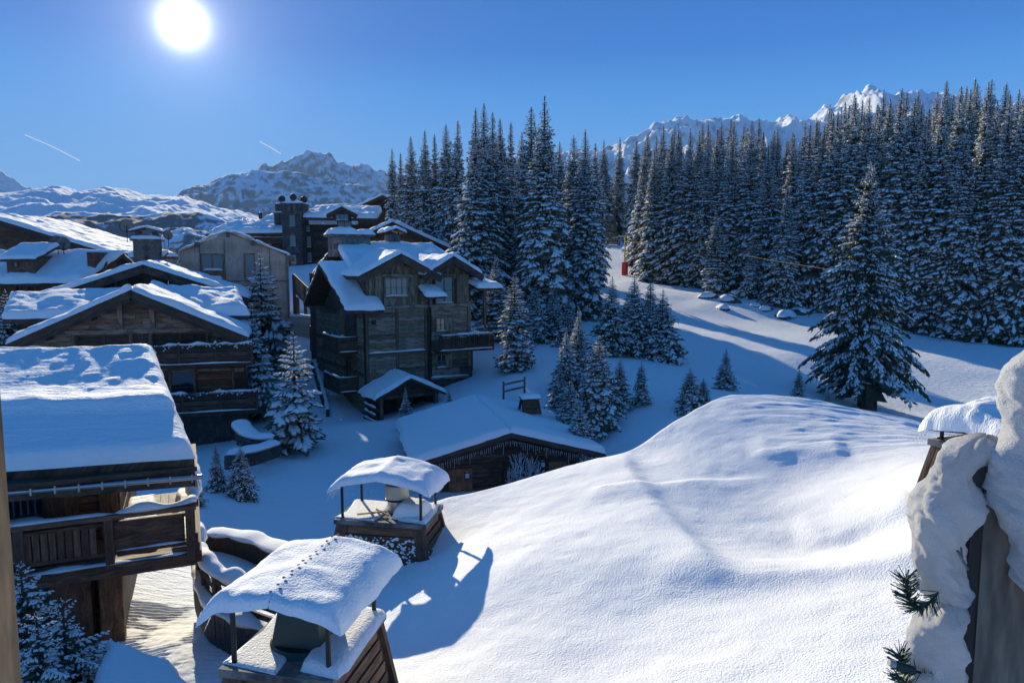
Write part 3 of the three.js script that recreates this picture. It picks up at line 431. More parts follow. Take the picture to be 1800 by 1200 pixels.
  roofSide(g, V(3.7, 8.15, 1.5), V(5.2, 8.15, 1.5), V(5.1, 8.75, 0.1), V(3.8, 8.75, 0.1), { t: 0.26, seed: 18, th: 0.16 });
  // lower roof of the end wing, with its gable turned to the yard
  roofSide(g, V(-1.5, 7.35, 0.9), V(1.0, 7.35, 0.9), V(1.0, 10.35, -4.2), V(-1.7, 10.35, -4.2), { t: 0.3, seed: 23, th: 0.24, extra: (u, v, p) => 0.1 * Math.max(0, fbm(p.x * 2.2, p.z * 2.2, 2)) });
  roofSide(g, V(1.0, 7.35, -9.3), V(-1.5, 7.35, -9.3), V(-1.7, 10.35, -4.22), V(1.0, 10.35, -4.22), { t: 0.3, seed: 24, th: 0.24 });
  { const tri = prism([[0.0, 7.2], [8.2, 7.2], [4.1, 9.9]], 0.5); tri.rotateY(-Math.PI / 2); part('gable_wall', at(tri, 0.2, 0, -8.3), M.dark[1], g); }
  uprights(g, M.grey, -4.9, -3.4, 4.2, 9.0, -0.1, 0.22, { axis: 'z', th: 0.06 });
  boards(g, M.grey, -11, -0.2, 0.4, 7.2, -0.08, 0.3, { axis: 'z' });
  { const r = rng(8); for (let y = 4.6; y < 8.6; y += 0.26) for (let z = -3.3; z < -1.4;) { const w = Math.min(0.25 + r() * 0.35, -1.35 - z); bx(g, 'stone', pickMat(M.stone), 0.24, 0.24, Math.round(w * 20) / 20 - 0.02, -0.14 - r() * 0.05, y, z + w / 2); z += w; } }
  for (const [y, z] of [[4.4, -3], [1.7, -3]]) { // small balconies on the end wall
    const b = new THREE.Group(); b.name = 'balcony'; b.position.set(-0.75, y, z); g.add(b);
    bx(b, 'deck', M.dark[0], 1.4, 0.15, 3.6, 0, 0, 0); bx(b, 'parapet', M.dark[1], 0.08, 0.9, 3.6, -0.66, 0.5, 0); bx(b, 'parapet', M.dark[1], 1.4, 0.9, 0.08, 0, 0.5, 1.76); bx(b, 'handrail', M.dark[0], 1.5, 0.1, 0.14, 0, 1.0, 1.78); bx(b, 'handrail', M.dark[0], 0.14, 0.1, 3.6, -0.68, 1.0, 0);
    part('rail_snow', snowLine([V(-0.68, 1.05, -1.7), V(-0.68, 1.05, 1.75), V(0.6, 1.05, 1.78)], 0.17, 0.11, { rough: 0.5 }), M.snow, b); part('deck_snow', snowLine([V(-0.66, 0.07, 1.82), V(0.6, 0.07, 1.82)], 0.12, 0.08), M.snow, b);
    if (y > 3) garland(b, V(-0.68, 1.05, 0.2), V(-0.2, 1.05, 1.85), 66, { lumps: 1.8 });
    windowOn(g, -0.1, y + 1.2, z, 1.1, 1.7, { cols: 2, frame: M.larch, turn: -Math.PI / 2, snow: false }); }
  bx(g, 'lamp_bracket', M.black, 0.22, 0.3, 0.22, 0.5, 6.5, 0.3);
  // chimneys
  bx(g, 'chimney', M.stone[1], 2.8, 1.5, 1.5, 1.6, 11.6, -7.6); bx(g, 'chimney_slab', M.concrete, 3.3, 0.16, 1.9, 1.6, 12.42, -7.6);
  part('chimney_snow', snowSlab(V(-0.05, 12.5, -6.65), V(3.25, 12.5, -6.65), V(3.25, 12.5, -8.55), V(-0.05, 12.5, -8.55), 0.45, { seed: 31 }), M.snow, g);
  bx(g, 'chimney', M.stone[0], 0.95, 1.1, 0.95, 5.2, 12.0, -8); gableRoof(g, 5.2, 0.85, 12.75, 13.05, -7.2, -8.8, { t: 0.22, th: 0.08, seed: 41 });
  for (const x of [4.85, 5.55]) bx(g, 'chimney_post', M.black, 0.08, 0.4, 0.08, x, 12.6, -7.6);
  // dark porch with its own gable
  { const p = new THREE.Group(); p.name = 'porch'; p.position.set(1.9, 0, 0.05); g.add(p); const zf = 3.0;
    bx(p, 'wall', M.dark[2], 4.0, 1.9, 0.2, 0, 0.95, 0.7); bx(p, 'wall', M.dark[0], 0.25, 2.0, 2.6, -1.95, 0.9, 1.3); bx(p, 'wall', M.dark[1], 0.25, 2.0, 2.6, 1.95, 0.9, 1.3);
    for (const x of [-1.9, 1.9]) bx(p, 'post', M.grey[2], 0.22, 2.0, 0.22, x, 0.95, 2.6);
    bx(p, 'door', M.dark[1], 1.2, 1.8, 0.08, 0.4, 0.9, 0.85); bx(p, 'beam', M.dark[1], 4.2, 0.2, 0.2, 0, 1.85, 2.6); part('gable', prism([[-2.0, 1.9], [2.0, 1.9], [0, 2.9]], 0.15).translate(0, 0, 2.4), M.dark[0], p);
    gableRoof(p, 0, 2.5, 1.85, 3.05, zf, -0.1, { t: 0.26, th: 0.14, seed: 51 });
    for (let k = 0; k < 3; k++) { bx(p, 'stacked_plank', M.dark[1], 0.12, 0.14, 2.2, -2.3, 0.3 + k * 0.45, 1.6); part('plank_snow', snowLine([V(-2.3, 0.38 + k * 0.45, 0.6), V(-2.3, 0.38 + k * 0.45, 2.7)], 0.16, 0.12), M.snow, p); } }
}
// ---------------------------------------------------------------- the broad gabled chalet
{
  const A = P(228, 505, 40), g = thing('gabled_chalet', 'broad dark wooden chalet with stacked snowy gables and garlanded balconies', 'chalet', V(A.x, 0.6, A.z), 18 * RAD), yr = A.y - 0.6 - 0.15, ye = yr - 2.75;
  const hw = 5.95, slope = 2.75 / hw;
  bx(g, 'wall', M.dark[0], 11.0, 7.2, 14, 0.2, 3.0, -8.4);
  part('gable_wall', prism([[-5.4, ye - 0.5], [5.6, ye - 0.5], [5.6, ye + 0.1], [0, yr - 0.4], [-5.4, ye + 0.1]], 0.3).translate(0, 0, -1.72), M.dark[1], g);
  const lim = (y) => { const k = (yr - 0.3 - y) / slope; return [-k, k]; };
  boards(g, M.grey, -5.4, 5.6, ye - 2.2, yr - 0.5, -1.4, 0.3, { limit: lim, split: 3, holes: [[-3.0, -0.35, ye - 0.75, ye + 0.25], [0.75, 3.55, ye - 0.95, ye + 0.25], [-0.3, 0.7, ye - 0.9, ye + 0.3]] });
  for (const x of [-1.0, 1.05]) bx(g, 'wall_post', M.grey[1], 0.24, 1.7, 0.2, x * 0.8, yr - 1.45, -1.3); bx(g, 'beam', M.grey[1], 8.4, 0.24, 0.22, 0.3, ye + 0.4, -1.3);
  for (const x of [-3.15, -0.3, 0.7, 3.7, 5.5]) bx(g, 'wall_post', M.grey[2], 0.22, 1.6, 0.22, x, ye - 0.5, -1.3);
  windowOn(g, -1.7, ye - 0.25, -1.45, 2.5, 0.95, { cols: 2, frame: M.dark[1], bar: 0.1, snow: false }); windowOn(g, 2.2, ye - 0.35, -1.45, 2.7, 1.15, { cols: 2, frame: M.dark[1], bar: 0.1, snow: false }); bx(g, 'panel', M.dark[1], 0.9, 1.1, 0.1, 0.2, ye - 0.3, -1.4);
  gableRoof(g, 0, hw, ye, yr, 0, -9.5, { t: 0.33, th: 0.34, seed: 61, rough: 0.35 }); bargeBoards(g, 0, hw, ye, yr, 0.02, M.dark[0], 0.42, 0.16);
  for (const s of [-1, 1]) for (const k of [0.35, 0.72]) bx(g, 'purlin', M.dark[1], 0.24, 0.28, 1.5, s * hw * k, yr - 0.55 - hw * k * slope, -0.7);
  // side roofs and the higher gable behind
  roofSide(g, V(-7.3, ye + 1.05, -4.0), V(-1, ye + 1.05, -4.0), V(-1.6, ye + 2.35, -9), V(-8.3, ye + 2.1, -9), { t: 0.45, th: 0.3, seed: 71, rough: 0.25 });
  roofSide(g, V(1, ye + 1.0, -4.0), V(5.9, ye + 1.0, -4.0), V(5.1, ye + 2.3, -9), V(0.5, ye + 2.4, -9), { t: 0.5, th: 0.3, seed: 75, rough: 0.25 });
  bx(g, 'upper_wall', M.dark[1], 10.5, 3.0, 6, -2.5, ye + 0.6, -11.5);
  { const B = local(g, P(250, 457, 49.5)), yb = B.y - 0.3, e = yb - 2.35; gableRoof(g, B.x, 6.6, e, yb, B.z, B.z - 9, { t: 0.35, th: 0.35, seed: 81 }); bargeBoards(g, B.x, 6.6, e, yb, B.z + 0.02, M.dark[1], 0.4, 0.16);
    uprights(g, M.dark, B.x - 5.6, B.x + 5.6, e - 0.6, yb, B.z - 0.9, 0.5, { top: (x) => yb - 0.4 - Math.abs(x - B.x) * 0.356 }); for (const x of [-1.8, 1.8]) bx(g, 'wall_post', M.grey[2], 0.22, 1.4, 0.2, B.x + x, yb - 1.5, B.z - 0.75);
    // stone chimney with a little roof and dishes
    const k = local(g, P(259, 432, 60)); bx(g, 'chimney', M.stone[0], 1.9, 2.2, 1.6, k.x, k.y - 0.2, k.z); bx(g, 'chimney_slab', M.concrete, 2.3, 0.14, 2.0, k.x, k.y + 0.45, k.z); part('chimney_snow', snowSlab(V(k.x - 1.1, k.y + 0.53, k.z + 1), V(k.x + 1.1, k.y + 0.53, k.z + 1), V(k.x + 1.1, k.y + 0.53, k.z - 1), V(k.x - 1.1, k.y + 0.53, k.z - 1), 0.28, { seed: 5 }), M.snow, g);
    for (const x of [-0.6, 0.6]) bx(g, 'chimney_post', M.stone[1], 0.3, 0.35, 1.4, k.x + x, k.y + 0.98, k.z); gableRoof(g, k.x, 1.2, k.y + 1.15, k.y + 1.45, k.z + 1, k.z - 1, { t: 0.2, th: 0.08, seed: 4 });
    dish(g, k.x - 1.35, k.y + 1.55, k.z + 0.8, 0.55, 0.5); dish(g, k.x + 1.6, k.y + 0.9, k.z + 0.4, 0.4, -0.3); }
  // balconies towards the yard
  for (const [y, x0, x1] of [[4.75, 0.3, 6.2], [2.0, 0.3, 6.4]]) {
    const b = new THREE.Group(); b.name = 'balcony'; b.position.set((x0 + x1) / 2, y, -0.35); g.add(b); const w = x1 - x0;
    bx(b, 'deck', M.dark[2], w, 0.2, 1.7, 0, 0, -0.2); bx(b, 'handrail', M.dark[1], w, 0.1, 0.16, 0, 1.12, 0.6); for (let k = 0; k < 3; k++) bx(b, 'rail_board', M.dark[k], w, 0.26, 0.06, 0, 0.3 + k * 0.3, 0.6);
    for (let k = 0; k < 4; k++) { bx(b, 'post', M.dark[0], 0.15, 1.25, 0.15, -w / 2 + 0.1 + k * (w - 0.2) / 3, 0.6, 0.62); part('post_snow', snowLine([V(-w / 2 + 0.02 + k * (w - 0.2) / 3, 1.23, 0.62), V(-w / 2 + 0.2 + k * (w - 0.2) / 3, 1.23, 0.62)], 0.2, 0.12), M.snow, b); }
    part('rail_snow', snowLine([V(-w / 2, 1.17, 0.6), V(w / 2, 1.17, 0.6)], 0.2, 0.11, { rough: 0.6, seed: y }), M.snow, b); part('deck_snow', snowLine([V(-w / 2, 0.1, 0.68), V(w / 2, 0.1, 0.68)], 0.08, 0.05, { rough: 0.6 }), M.snow, b);
    garland(b, V(-w / 2, 1.15, 0.72), V(w / 2, 1.15, 0.72), 70 + y, { drop: 0.32, lumps: 1.4 });
  }
  boards(g, M.dark, 0.4, 5.6, 2.2, 4.6, -1.4, 0.3, { split: 2, holes: [[1.6, 2.9, 2.2, 4.3]] }); bx(g, 'door', M.glass, 1.2, 2.05, 0.06, 2.25, 3.2, -1.38); for (const x of [1.6, 2.9, 5.0]) bx(g, 'door_post', M.grey[2], 0.16, 2.2, 0.16, x, 3.25, -1.32); bx(g, 'beam', M.grey[2], 1.5, 0.16, 0.16, 2.25, 4.38, -1.32);
  boards(g, M.brown, 3.05, 4.9, 2.2, 4.2, -1.36, 0.3); bx(g, 'side_glass', M.glass, 0.06, 2.2, 2.6, 5.74, 3.4, -3.2);
  { const r = rng(18); for (let y = -0.6; y < 1.8; y += 0.3) for (let x = 0.0; x < 5.7;) { const w = Math.min(0.35 + r() * 0.45, 5.75 - x); bx(g, 'stone', M.stone[r() < 0.5 ? 0 : 2], Math.round(w * 20) / 20 - 0.02, 0.28, 0.2, x + w / 2, y + 0.15, -1.32 + r() * 0.05); x += w; } }
}
// ---------------------------------------------------------------- the low hut hung with icicle lights
{
  const A = P(897, 752, 33), g = thing('snowy_hut', 'low wooden hut under a wide snowy roof hung with icicle lights', 'hut', V(A.x, A.y - 3.05, A.z), 13 * RAD), yr = 2.85, hw = 4.6, ye = 1.6;
  bx(g, 'wall', M.dark[0], 7.2, 2.9, 7.6, 0, 0.1, -4.8); part('gable_wall', prism([[-3.6, 0.9], [3.6, 0.9], [3.6, 1.3], [0, 2.35], [-3.6, 1.3]], 0.2).translate(0, 0, -1.1), M.dark[0], g);
  boards(g, [...M.dark, M.brown[2]], -3.6, 3.6, -1.0, 2.2, -0.88, 0.22, { limit: (y) => { const k = (2.35 - y) / 0.29; return [-k, k]; }, split: 2.5, holes: [[-0.2, 1.9, -1, 1.4]] });
  bx(g, 'door', M.dark[2], 2.0, 2.4, 0.06, 0.85, 0.2, -0.9); bx(g, 'shutter', M.larch, 1.1, 1.5, 0.06, -2.2, 0.3, -0.8, 0, 0, 0, 'reddish wooden shutter'); bx(g, 'shutter', M.larch, 0.9, 1.3, 0.06, 2.5, 0.45, -0.8, 0, 0, 0, 'reddish wooden shutter');
  gableRoof(g, 0, hw, ye, yr, 0.15, -8.8, { t: 0.32, th: 0.16, seed: 91, rough: 0.12, wob: 0.08 }); bargeBoards(g, 0, hw, ye, yr, 0.17, M.dark[0], 0.2, 0.04);
  const c = [2.35, 2.72, -5.6]; // chimney clad in slats
  for (const s of [-1, 1]) for (const q of [-1, 1]) bx(g, 'chimney_post', M.dark[1], 0.12, 0.8, 0.12, c[0] + s * 0.42, c[1] + 0.2, c[2] + q * 0.42, 0, s * 0.16, -q * 0.16); bx(g, 'chimney', M.dark[2], 0.7, 0.8, 0.7, c[0], c[1] + 0.2, c[2]);
  for (let k = 0; k < 6; k++) bx(g, 'slat', pickMat(M.brown), 0.86 - k * 0.035, 0.1, 0.04, c[0], c[1] - 0.12 + k * 0.125, c[2] + 0.47 - k * 0.018);
  bx(g, 'chimney_slab', M.concrete, 1.0, 0.07, 1.0, c[0], c[1] + 0.64, c[2]); part('chimney_snow', snowSlab(V(c[0] - 0.5, c[1] + 0.68, c[2] + 0.5), V(c[0] + 0.5, c[1] + 0.68, c[2] + 0.5), V(c[0] + 0.5, c[1] + 0.68, c[2] - 0.5), V(c[0] - 0.5, c[1] + 0.68, c[2] - 0.5), 0.2, { seed: 2 }), M.snow, g);
  for (const s of [-1, 1]) { // light strings, one along each slope
    const t = thing('icicle_light_string', s < 0 ? 'string of icicle lights under the hut eave nearer the stone-slab chimney' : 'string of icicle lights under the hut eave towards the snowy slope', 'light string', g.position, 13 * RAD, 'icicle lights on the hut'), r = rng(s + 7), wire = [];
    for (let k = 0; k <= 20; k++) { const x = s * hw * k / 20 * 0.99; wire.push(V(x, yr - 0.3 - Math.abs(x) * (yr - ye) / hw - (k % 2) * 0.02, 0.23)); }
    part('wire', tube(wire, 0.008, 4, 40), M.black, t);
    for (let k = 0; k < 46; k++) { const x = s * hw * (k + 0.4 + r() * 0.4) / 46.5, y = yr - 0.3 - Math.abs(x) * (yr - ye) / hw, len = 0.12 + r() * r() * 0.55; const b = []; for (let q = 0; q < Math.ceil(len / 0.05); q++) b.push(at(new THREE.OctahedronGeometry(0.011 + r() * 0.007), x + (r() - 0.5) * 0.03, y - 0.03 - q * 0.05, 0.23 + (r() - 0.5) * 0.02)); b.push(at(box(0.006, len, 0.006), x, y - len / 2, 0.23)); part('icicle_strand', merged(b), M.frost ??= std({ color: new THREE.Color().setRGB(0.6, 0.62, 0.66), roughness: 0.6 }), t); }
  }
  for (const [x, y, l] of [[-1.9, 0.75, 'small wall lantern beside the hut shutter near the chimney side'], [1.75, 1.05, 'small wall lantern on the hut beside the frosted shrub']]) { const t = thing('wall_lantern', l, 'lantern', V(x, y, -0.72).applyAxisAngle(V(0, 1, 0), 13 * RAD).add(g.position), 13 * RAD, 'lanterns on the hut'); bx(t, 'lantern_glass', M.frost, 0.16, 0.24, 0.16, 0, 0, 0); bx(t, 'lantern_cap', M.black, 0.24, 0.05, 0.24, 0, 0.14, 0); bx(t, 'lantern_base', M.black, 0.2, 0.04, 0.2, 0, -0.14, 0); bx(t, 'bracket', M.black, 0.05, 0.05, 0.2, 0, 0.06, -0.14); part('lantern_snow', snowLine([V(-0.1, 0.165, 0), V(0.1, 0.165, 0)], 0.2, 0.06), M.snow, t); }
  { const t = thing('frosted_shrub', 'bare frosted shrub in front of the hut door', 'shrub', V(0.2, -0.2, 1.0).applyAxisAngle(V(0, 1, 0), 13 * RAD).add(g.position)), r = rng(77), wood = [], ice = [];
    const grow = (p, d, l, depth) => { const e = p.clone().addScaledVector(d, l); wood.push(tube([p, V().lerpVectors(p, e, 0.5).add(V((r() - 0.5) * 0.06, 0, (r() - 0.5) * 0.06)), e], 0.006 + depth * 0.004, 4, 3)); if (depth < 3) ice.push(tube([p.clone().add(V(0, 0.008, 0)), e.clone().add(V(0, 0.008, 0))], 0.01, 4, 2)); if (depth > 0) for (let k = 0; k < 3 + (r() < 0.5 ? 1 : 0); k++) grow(V().lerpVectors(p, e, 0.45 + r() * 0.55), V(d.x + (r() - 0.5) * 1.3, d.y + (r() - 0.35) * 0.6, d.z + (r() - 0.5) * 1.3).normalize(), l * (0.5 + r() * 0.3), depth - 1); };
    for (let k = 0; k < 9; k++) grow(V((r() - 0.5) * 0.5, 0, (r() - 0.5) * 0.4), V((r() - 0.5) * 1.2, 1, (r() - 0.5) * 0.9).normalize(), 0.75 + r() * 0.35, 3);
    part('stem', merged(wood), M.bark, t); part('frost', merged(ice), M.frost, t); }
}
// ---------------------------------------------------------------- grey gabled building, hotel and roofs farther back
{
  const A = P(400, 407, 64), g = thing('grey_building', 'plain grey rendered building with a shallow snow-rimmed gable', 'building', V(A.x, 4.5, A.z), 20 * RAD), h = A.y - 4.5, s = 64 / FOCAL, X = (px) => (px - 400) * s * 0.97, Y = (py) => h - (py - 407) * s;
  part('wall', prism([[X(321), -3], [X(503), -3], [X(503), Y(446)], [X(408), Y(408)], [X(396), Y(408)], [X(321), Y(440)]], 12).translate(0, 0, -12), M.render, g);
  bx(g, 'wall_joint', M.concrete, X(503) - X(321) - 0.1, 0.08, 0.05, (X(321) + X(503)) / 2, Y(493), 0.02); for (const px of [352, 393, 470]) bx(g, 'wall_joint', M.concrete, 0.05, px === 352 ? 3 : 3.4, 0.04, X(px), Y(455), 0.018);
  for (const [a, b] of [[[319, 440], [349, 427]], [[349, 425], [398, 406]], [[406, 406], [444, 421]], [[444, 423], [505, 447]]]) part('coping_snow', snowLine([V(X(a[0]), Y(a[1]), 0.05), V(X(b[0]), Y(b[1]), 0.05)], 0.7, 0.16), M.snow, g);
  for (const [px, py] of [[347, 430], [400, 412], [442, 426], [503, 452]]) { bx(g, 'bracket', M.concrete, 0.32, 0.45, 0.3, X(px), Y(py), 0.16); part('bracket_snow', snowLine([V(X(px) - 0.16, Y(py) + 0.22, 0.16), V(X(px) + 0.16, Y(py) + 0.22, 0.16)], 0.36, 0.16), M.snow, g); }
  roofSide(g, V(X(321), Y(441), 0), V(X(321), Y(441), -12), V(X(402), Y(408), -12), V(X(402), Y(408), 0), { t: 0.2, th: 0.1, seed: 7 }); roofSide(g, V(X(505), Y(448), -12), V(X(505), Y(448), 0), V(X(402), Y(408), 0), V(X(402), Y(408), -12), { t: 0.2, th: 0.1, seed: 8 });
  const pale = new THREE.MeshPhysicalMaterial({ color: new THREE.Color().setRGB(0.2, 0.21, 0.2), roughness: 0.08 });
  windowOn(g, X(372), Y(468), -0.02, 1.7, 2.1, { cols: 2, frame: M.larch, pane: pale, bar: 0.06 }); windowOn(g, X(435), Y(467), -0.02, 0.75, 2.1, { cols: 1, frame: M.larch, pane: pale }); windowOn(g, X(438), Y(511), -0.02, 0.75, 0.8, { cols: 1, frame: M.dark[1] });
  bx(g, 'balcony_rail', M.larch, 1.9, 0.16, 0.1, X(372), Y(477), 0.35); bx(g, 'balcony_rail', M.larch, 1.9, 0.3, 0.1, X(372), Y(482), 0.35); part('rail_snow', snowLine([V(X(356), Y(474), 0.35), V(X(389), Y(474), 0.35)], 0.2, 0.14), M.snow, g); part('rail_snow', snowLine([V(X(356), Y(489), 0.35), V(X(389), Y(489), 0.35)], 0.6, 0.22), M.snow, g);
  part('drain_pipe', tube([V(X(500), Y(455), 0.15), V(X(500), Y(560), 0.15)], 0.06, 6), M.concrete, g); part('sill_snow', snowLine([V(X(430), Y(491), 0.2), V(X(444), Y(491), 0.2)], 0.35, 0.3), M.snow, g);
}
{
  const d = 106, s = d / FOCAL, A = P(515, 470, d), g = thing('mountain_hotel', 'large dark hotel with stone tower, balconies and layered snowy roofs', 'hotel', V(A.x, A.y - 4, A.z), 0), X = (px) => (px - 515) * s, Y = (py) => 4 + (470 - py) * s;
  bx(g, 'wall', M.dark[1], X(510) - X(372), 9, 10, (X(510) + X(372)) / 2, Y(440) - 2.3, -6.5); bx(g, 'wall', M.dark[0], X(662) - X(537), 14, 9, (X(662) + X(537)) / 2, Y(395) - 7, -5.5); boards(g, M.dark, X(540), X(660), Y(470), Y(396), -0.9, 0.55, { split: 4, holes: [[X(538), X(549), 0, 40], [X(590), X(616), Y(402), 40]] });
  bx(g, 'tower', M.stone[0], X(537) - X(502), 14, 3.4, X(519.5), Y(362) - 7, -0.6); // stone tower, stones large enough to tell apart
  { const r = rng(3); for (let y = Y(480); y < Y(363); y += 0.42) for (let x = X(503);  x < X(536);) { const w = Math.min(0.4 + r() * 0.6, X(536.5) - x), px = 515 + (x + w / 2) / s; if (!(px > 513 && px < 527)) bx(g, 'stone', pickMat(M.stone), Math.round(w * 10) / 10 - 0.03, 0.39, 0.2, x + w / 2, y + 0.2, 1.1 + r() * 0.05); x += w; } }
  for (const [a, b] of [[378, 402], [412, 436], [446, 470]]) { windowOn(g, X(520), (Y(a) + Y(b)) / 2, 1.1, 0.85, Y(a) - Y(b) - 0.4, { cols: 1, frame: M.dark[1] }); }
  bx(g, 'tower_slab', M.concrete, X(540) - X(500), 0.16, 3.8, X(519.5), Y(361), -0.5); part('tower_snow', snowSlab(V(X(501), Y(360), 1.3), V(X(539), Y(360), 1.3), V(X(539), Y(360), -2.3), V(X(501), Y(360), -2.3), 0.25, { seed: 2 }), M.snow, g);
  for (const [px, py] of [[499, 352], [519, 349], [537, 353]]) { const w = new THREE.TorusGeometry(0.44, 0.06, 6, 20); put(part('chimney_fan', w, M.black, g), X(px), Y(py), 0); put(part('fan_disc', new THREE.CylinderGeometry(0.42, 0.42, 0.05, 18), M.dark[0], g), X(px), Y(py), -0.05, 0, 0, Math.PI / 2); bx(g, 'fan_post', M.black, 0.08, 1.2, 0.08, X(px), Y(py + 12), -0.1); }
  // roofs in layers
  const roof = (a, b, c, e, z0, z1, o) => roofSide(g, V(X(a[0]), Y(a[1]), z0), V(X(b[0]), Y(b[1]), z0), V(X(c[0]), Y(c[1]), z1), V(X(e[0]), Y(e[1]), z1), { t: 0.55, th: 0.4, rough: 0.35, ...o });
  roof([366, 412], [508, 410], [500, 396], [384, 396], 0.6, -3.5, { seed: 12 }); roof([383, 396], [506, 396], [478, 386], [400, 387], -3.3, -7, { seed: 14 }); roof([436, 381], [478, 381], [476, 374], [440, 374], -7, -10, { seed: 17 });
  roof([533, 384], [664, 386], [660, 366], [537, 364], 0.7, -6, { seed: 21 }); roof([536, 366], [656, 367], [650, 359], [540, 358], -6, -10, { seed: 22 });
  bx(g, 'dormer_wall', M.dark[1], 2.6, 1.2, 4, X(605), Y(379), -1.2); gableRoof(g, X(605), 2.2, Y(379), Y(365.5), 1.0, -5, { t: 0.3, th: 0.3, seed: 25 }); bargeBoards(g, X(605), 2.1, Y(380), Y(367), 1.02, M.dark[0], 0.5, 0.1); windowOn(g, X(605), Y(384), 0.82, 1.7, 0.8, { cols: 3, frame: M.dark[1] });
  for (const [px, py, w, h] of [[465, 424, 1.3, 1.0], [499, 425, 0.6, 1.3], [540, 402, 0.6, 0.8], [541, 425, 0.6, 1.6], [541, 452, 0.6, 1.4], [604, 394, 1.9, 1.3]]) windowOn(g, X(px), Y(py), px < 505 ? -1.45 : -0.95, w, h, { cols: w > 1 ? 2 : 1, frame: M.dark[2], pane: M.paleGlass ??= new THREE.MeshPhysicalMaterial({ color: new THREE.Color().setRGB(0.24, 0.3, 0.32), roughness: 0.1 }) });
  for (const y of [444, 416]) { bx(g, 'balcony_deck', M.dark[1], X(508) - X(380), 0.3, 1.4, (X(508) + X(380)) / 2, Y(y + 10), -0.7); bx(g, 'balcony_rail', M.dark[0], X(508) - X(380), 0.8, 0.1, (X(508) + X(380)) / 2, Y(y + 4) - 0.2, -0.05); part('rail_snow', snowLine([V(X(380), Y(y + 4) + 0.2, -0.05), V(X(508), Y(y + 4) + 0.2, -0.05)], 0.25, 0.12, { step: 0.6 }), M.snow, g); }
  for (const [px, py, w, h] of [[482, 370, 0.9, 1.9], [487, 384, 1.5, 1.6]]) { bx(g, 'chimney', M.stone[2], w, h, w, X(px), Y(py), -4 + w); bx(g, 'chimney_slab', M.concrete, w + 0.3, 0.12, w + 0.3, X(px), Y(py) + h / 2, -4 + w); part('chimney_snow', snowSlab(V(X(px) - w * 0.6, Y(py) + h / 2 + 0.07, -4 + w * 1.6), V(X(px) + w * 0.6, Y(py) + h / 2 + 0.07, -4 + w * 1.6), V(X(px) + w * 0.6, Y(py) + h / 2 + 0.07, -4 + w * 0.4), V(X(px) - w * 0.6, Y(py) + h / 2 + 0.07, -4 + w * 0.4), 0.2, { seed: px }), M.snow, g); }
  for (const px of [395, 402, 428]) { put(part('roof_vent', new THREE.CylinderGeometry(0.28, 0.28, 0.7, 8), M.black, g), X(px), Y(px > 420 ? 376 : 388), -8); put(part('vent_cap', new THREE.SphereGeometry(0.36, 8, 5), M.black, g), X(px), Y(px > 420 ? 372 : 384), -8); }
}
function simpleHouse(name, label, px, py, d, { hw, ye, len, wall, turn = 0, t = 0.4, th = 0.35, seed = 1, ridge = 0 }) { // gable house whose ridge end is seen at the pixel
  const A = P(px, py, d), base = ground(A.x, A.z - len / 2) - 1.5, g = thing(name, label, 'chalet', V(A.x, base, A.z), turn), yr = A.y - base - t * 0.6, e = yr - ye;
  bx(g, 'wall', wall[0], hw * 1.7, e + 0.3, len - 1.2, 0, e / 2, -len / 2 - 0.4); part('gable_wall', prism([[-hw * 0.85, e], [hw * 0.85, e], [hw * 0.85, e + ye * 0.12], [0, yr - 0.35], [-hw * 0.85, e + ye * 0.12]], 0.3).translate(0, 0, -1.2), wall[1 % wall.length], g);
  boards(g, wall, -hw * 0.85, hw * 0.85, Math.max(0, e - 3), yr - 0.4, -0.9, 0.42, { limit: (y) => { const k = (yr - 0.35 - y) / (ye / hw); return [-k, k]; }, split: 3 });
  gableRoof(g, 0, hw, e, yr, 0, -len, { t, th, seed }); bargeBoards(g, 0, hw, e, yr, 0.02, M.dark[0], 0.4, 0.14); return [g, e, yr];
}
simpleHouse('back_chalet', 'snow-roofed gabled lodge behind the wooden chalet, against the spruces', 690, 386, 84, { hw: 6.6, ye: 3.0, len: 12, wall: M.brown, turn: 0.12, seed: 33 });
simpleHouse('far_chalet', 'distant dark chalet with a deep eave below the spruces above the hotel', 672, 340, 120, { hw: 5, ye: 2.2, len: 9, wall: M.dark, seed: 35 });
{ // long lodge: sunlit roof, gable on the left
  const [g] = simpleHouse('sunlit_roof_chalet', 'brown chalet at the far left with a bright sunlit snow roof', -40, 372, 74, { hw: 13.5, ye: 4.1, len: 14, wall: M.brown, seed: 37, t: 0.35 });
  for (const px of [46, 63, 74]) { const k = local(g, P(px, 402, 80)); bx(g, 'chimney', M.stone[0], 1.0, 2.0, 1.0, k.x, k.y - 0.8, k.z); gableRoof(g, k.x, 0.9, k.y + 0.35, k.y + 0.75, k.z + 0.8, k.z - 0.8, { t: 0.2, th: 0.1, seed: px }); bx(g, 'chimney_post', M.black, 0.6, 0.3, 0.6, k.x, k.y + 0.3, k.z); }
}
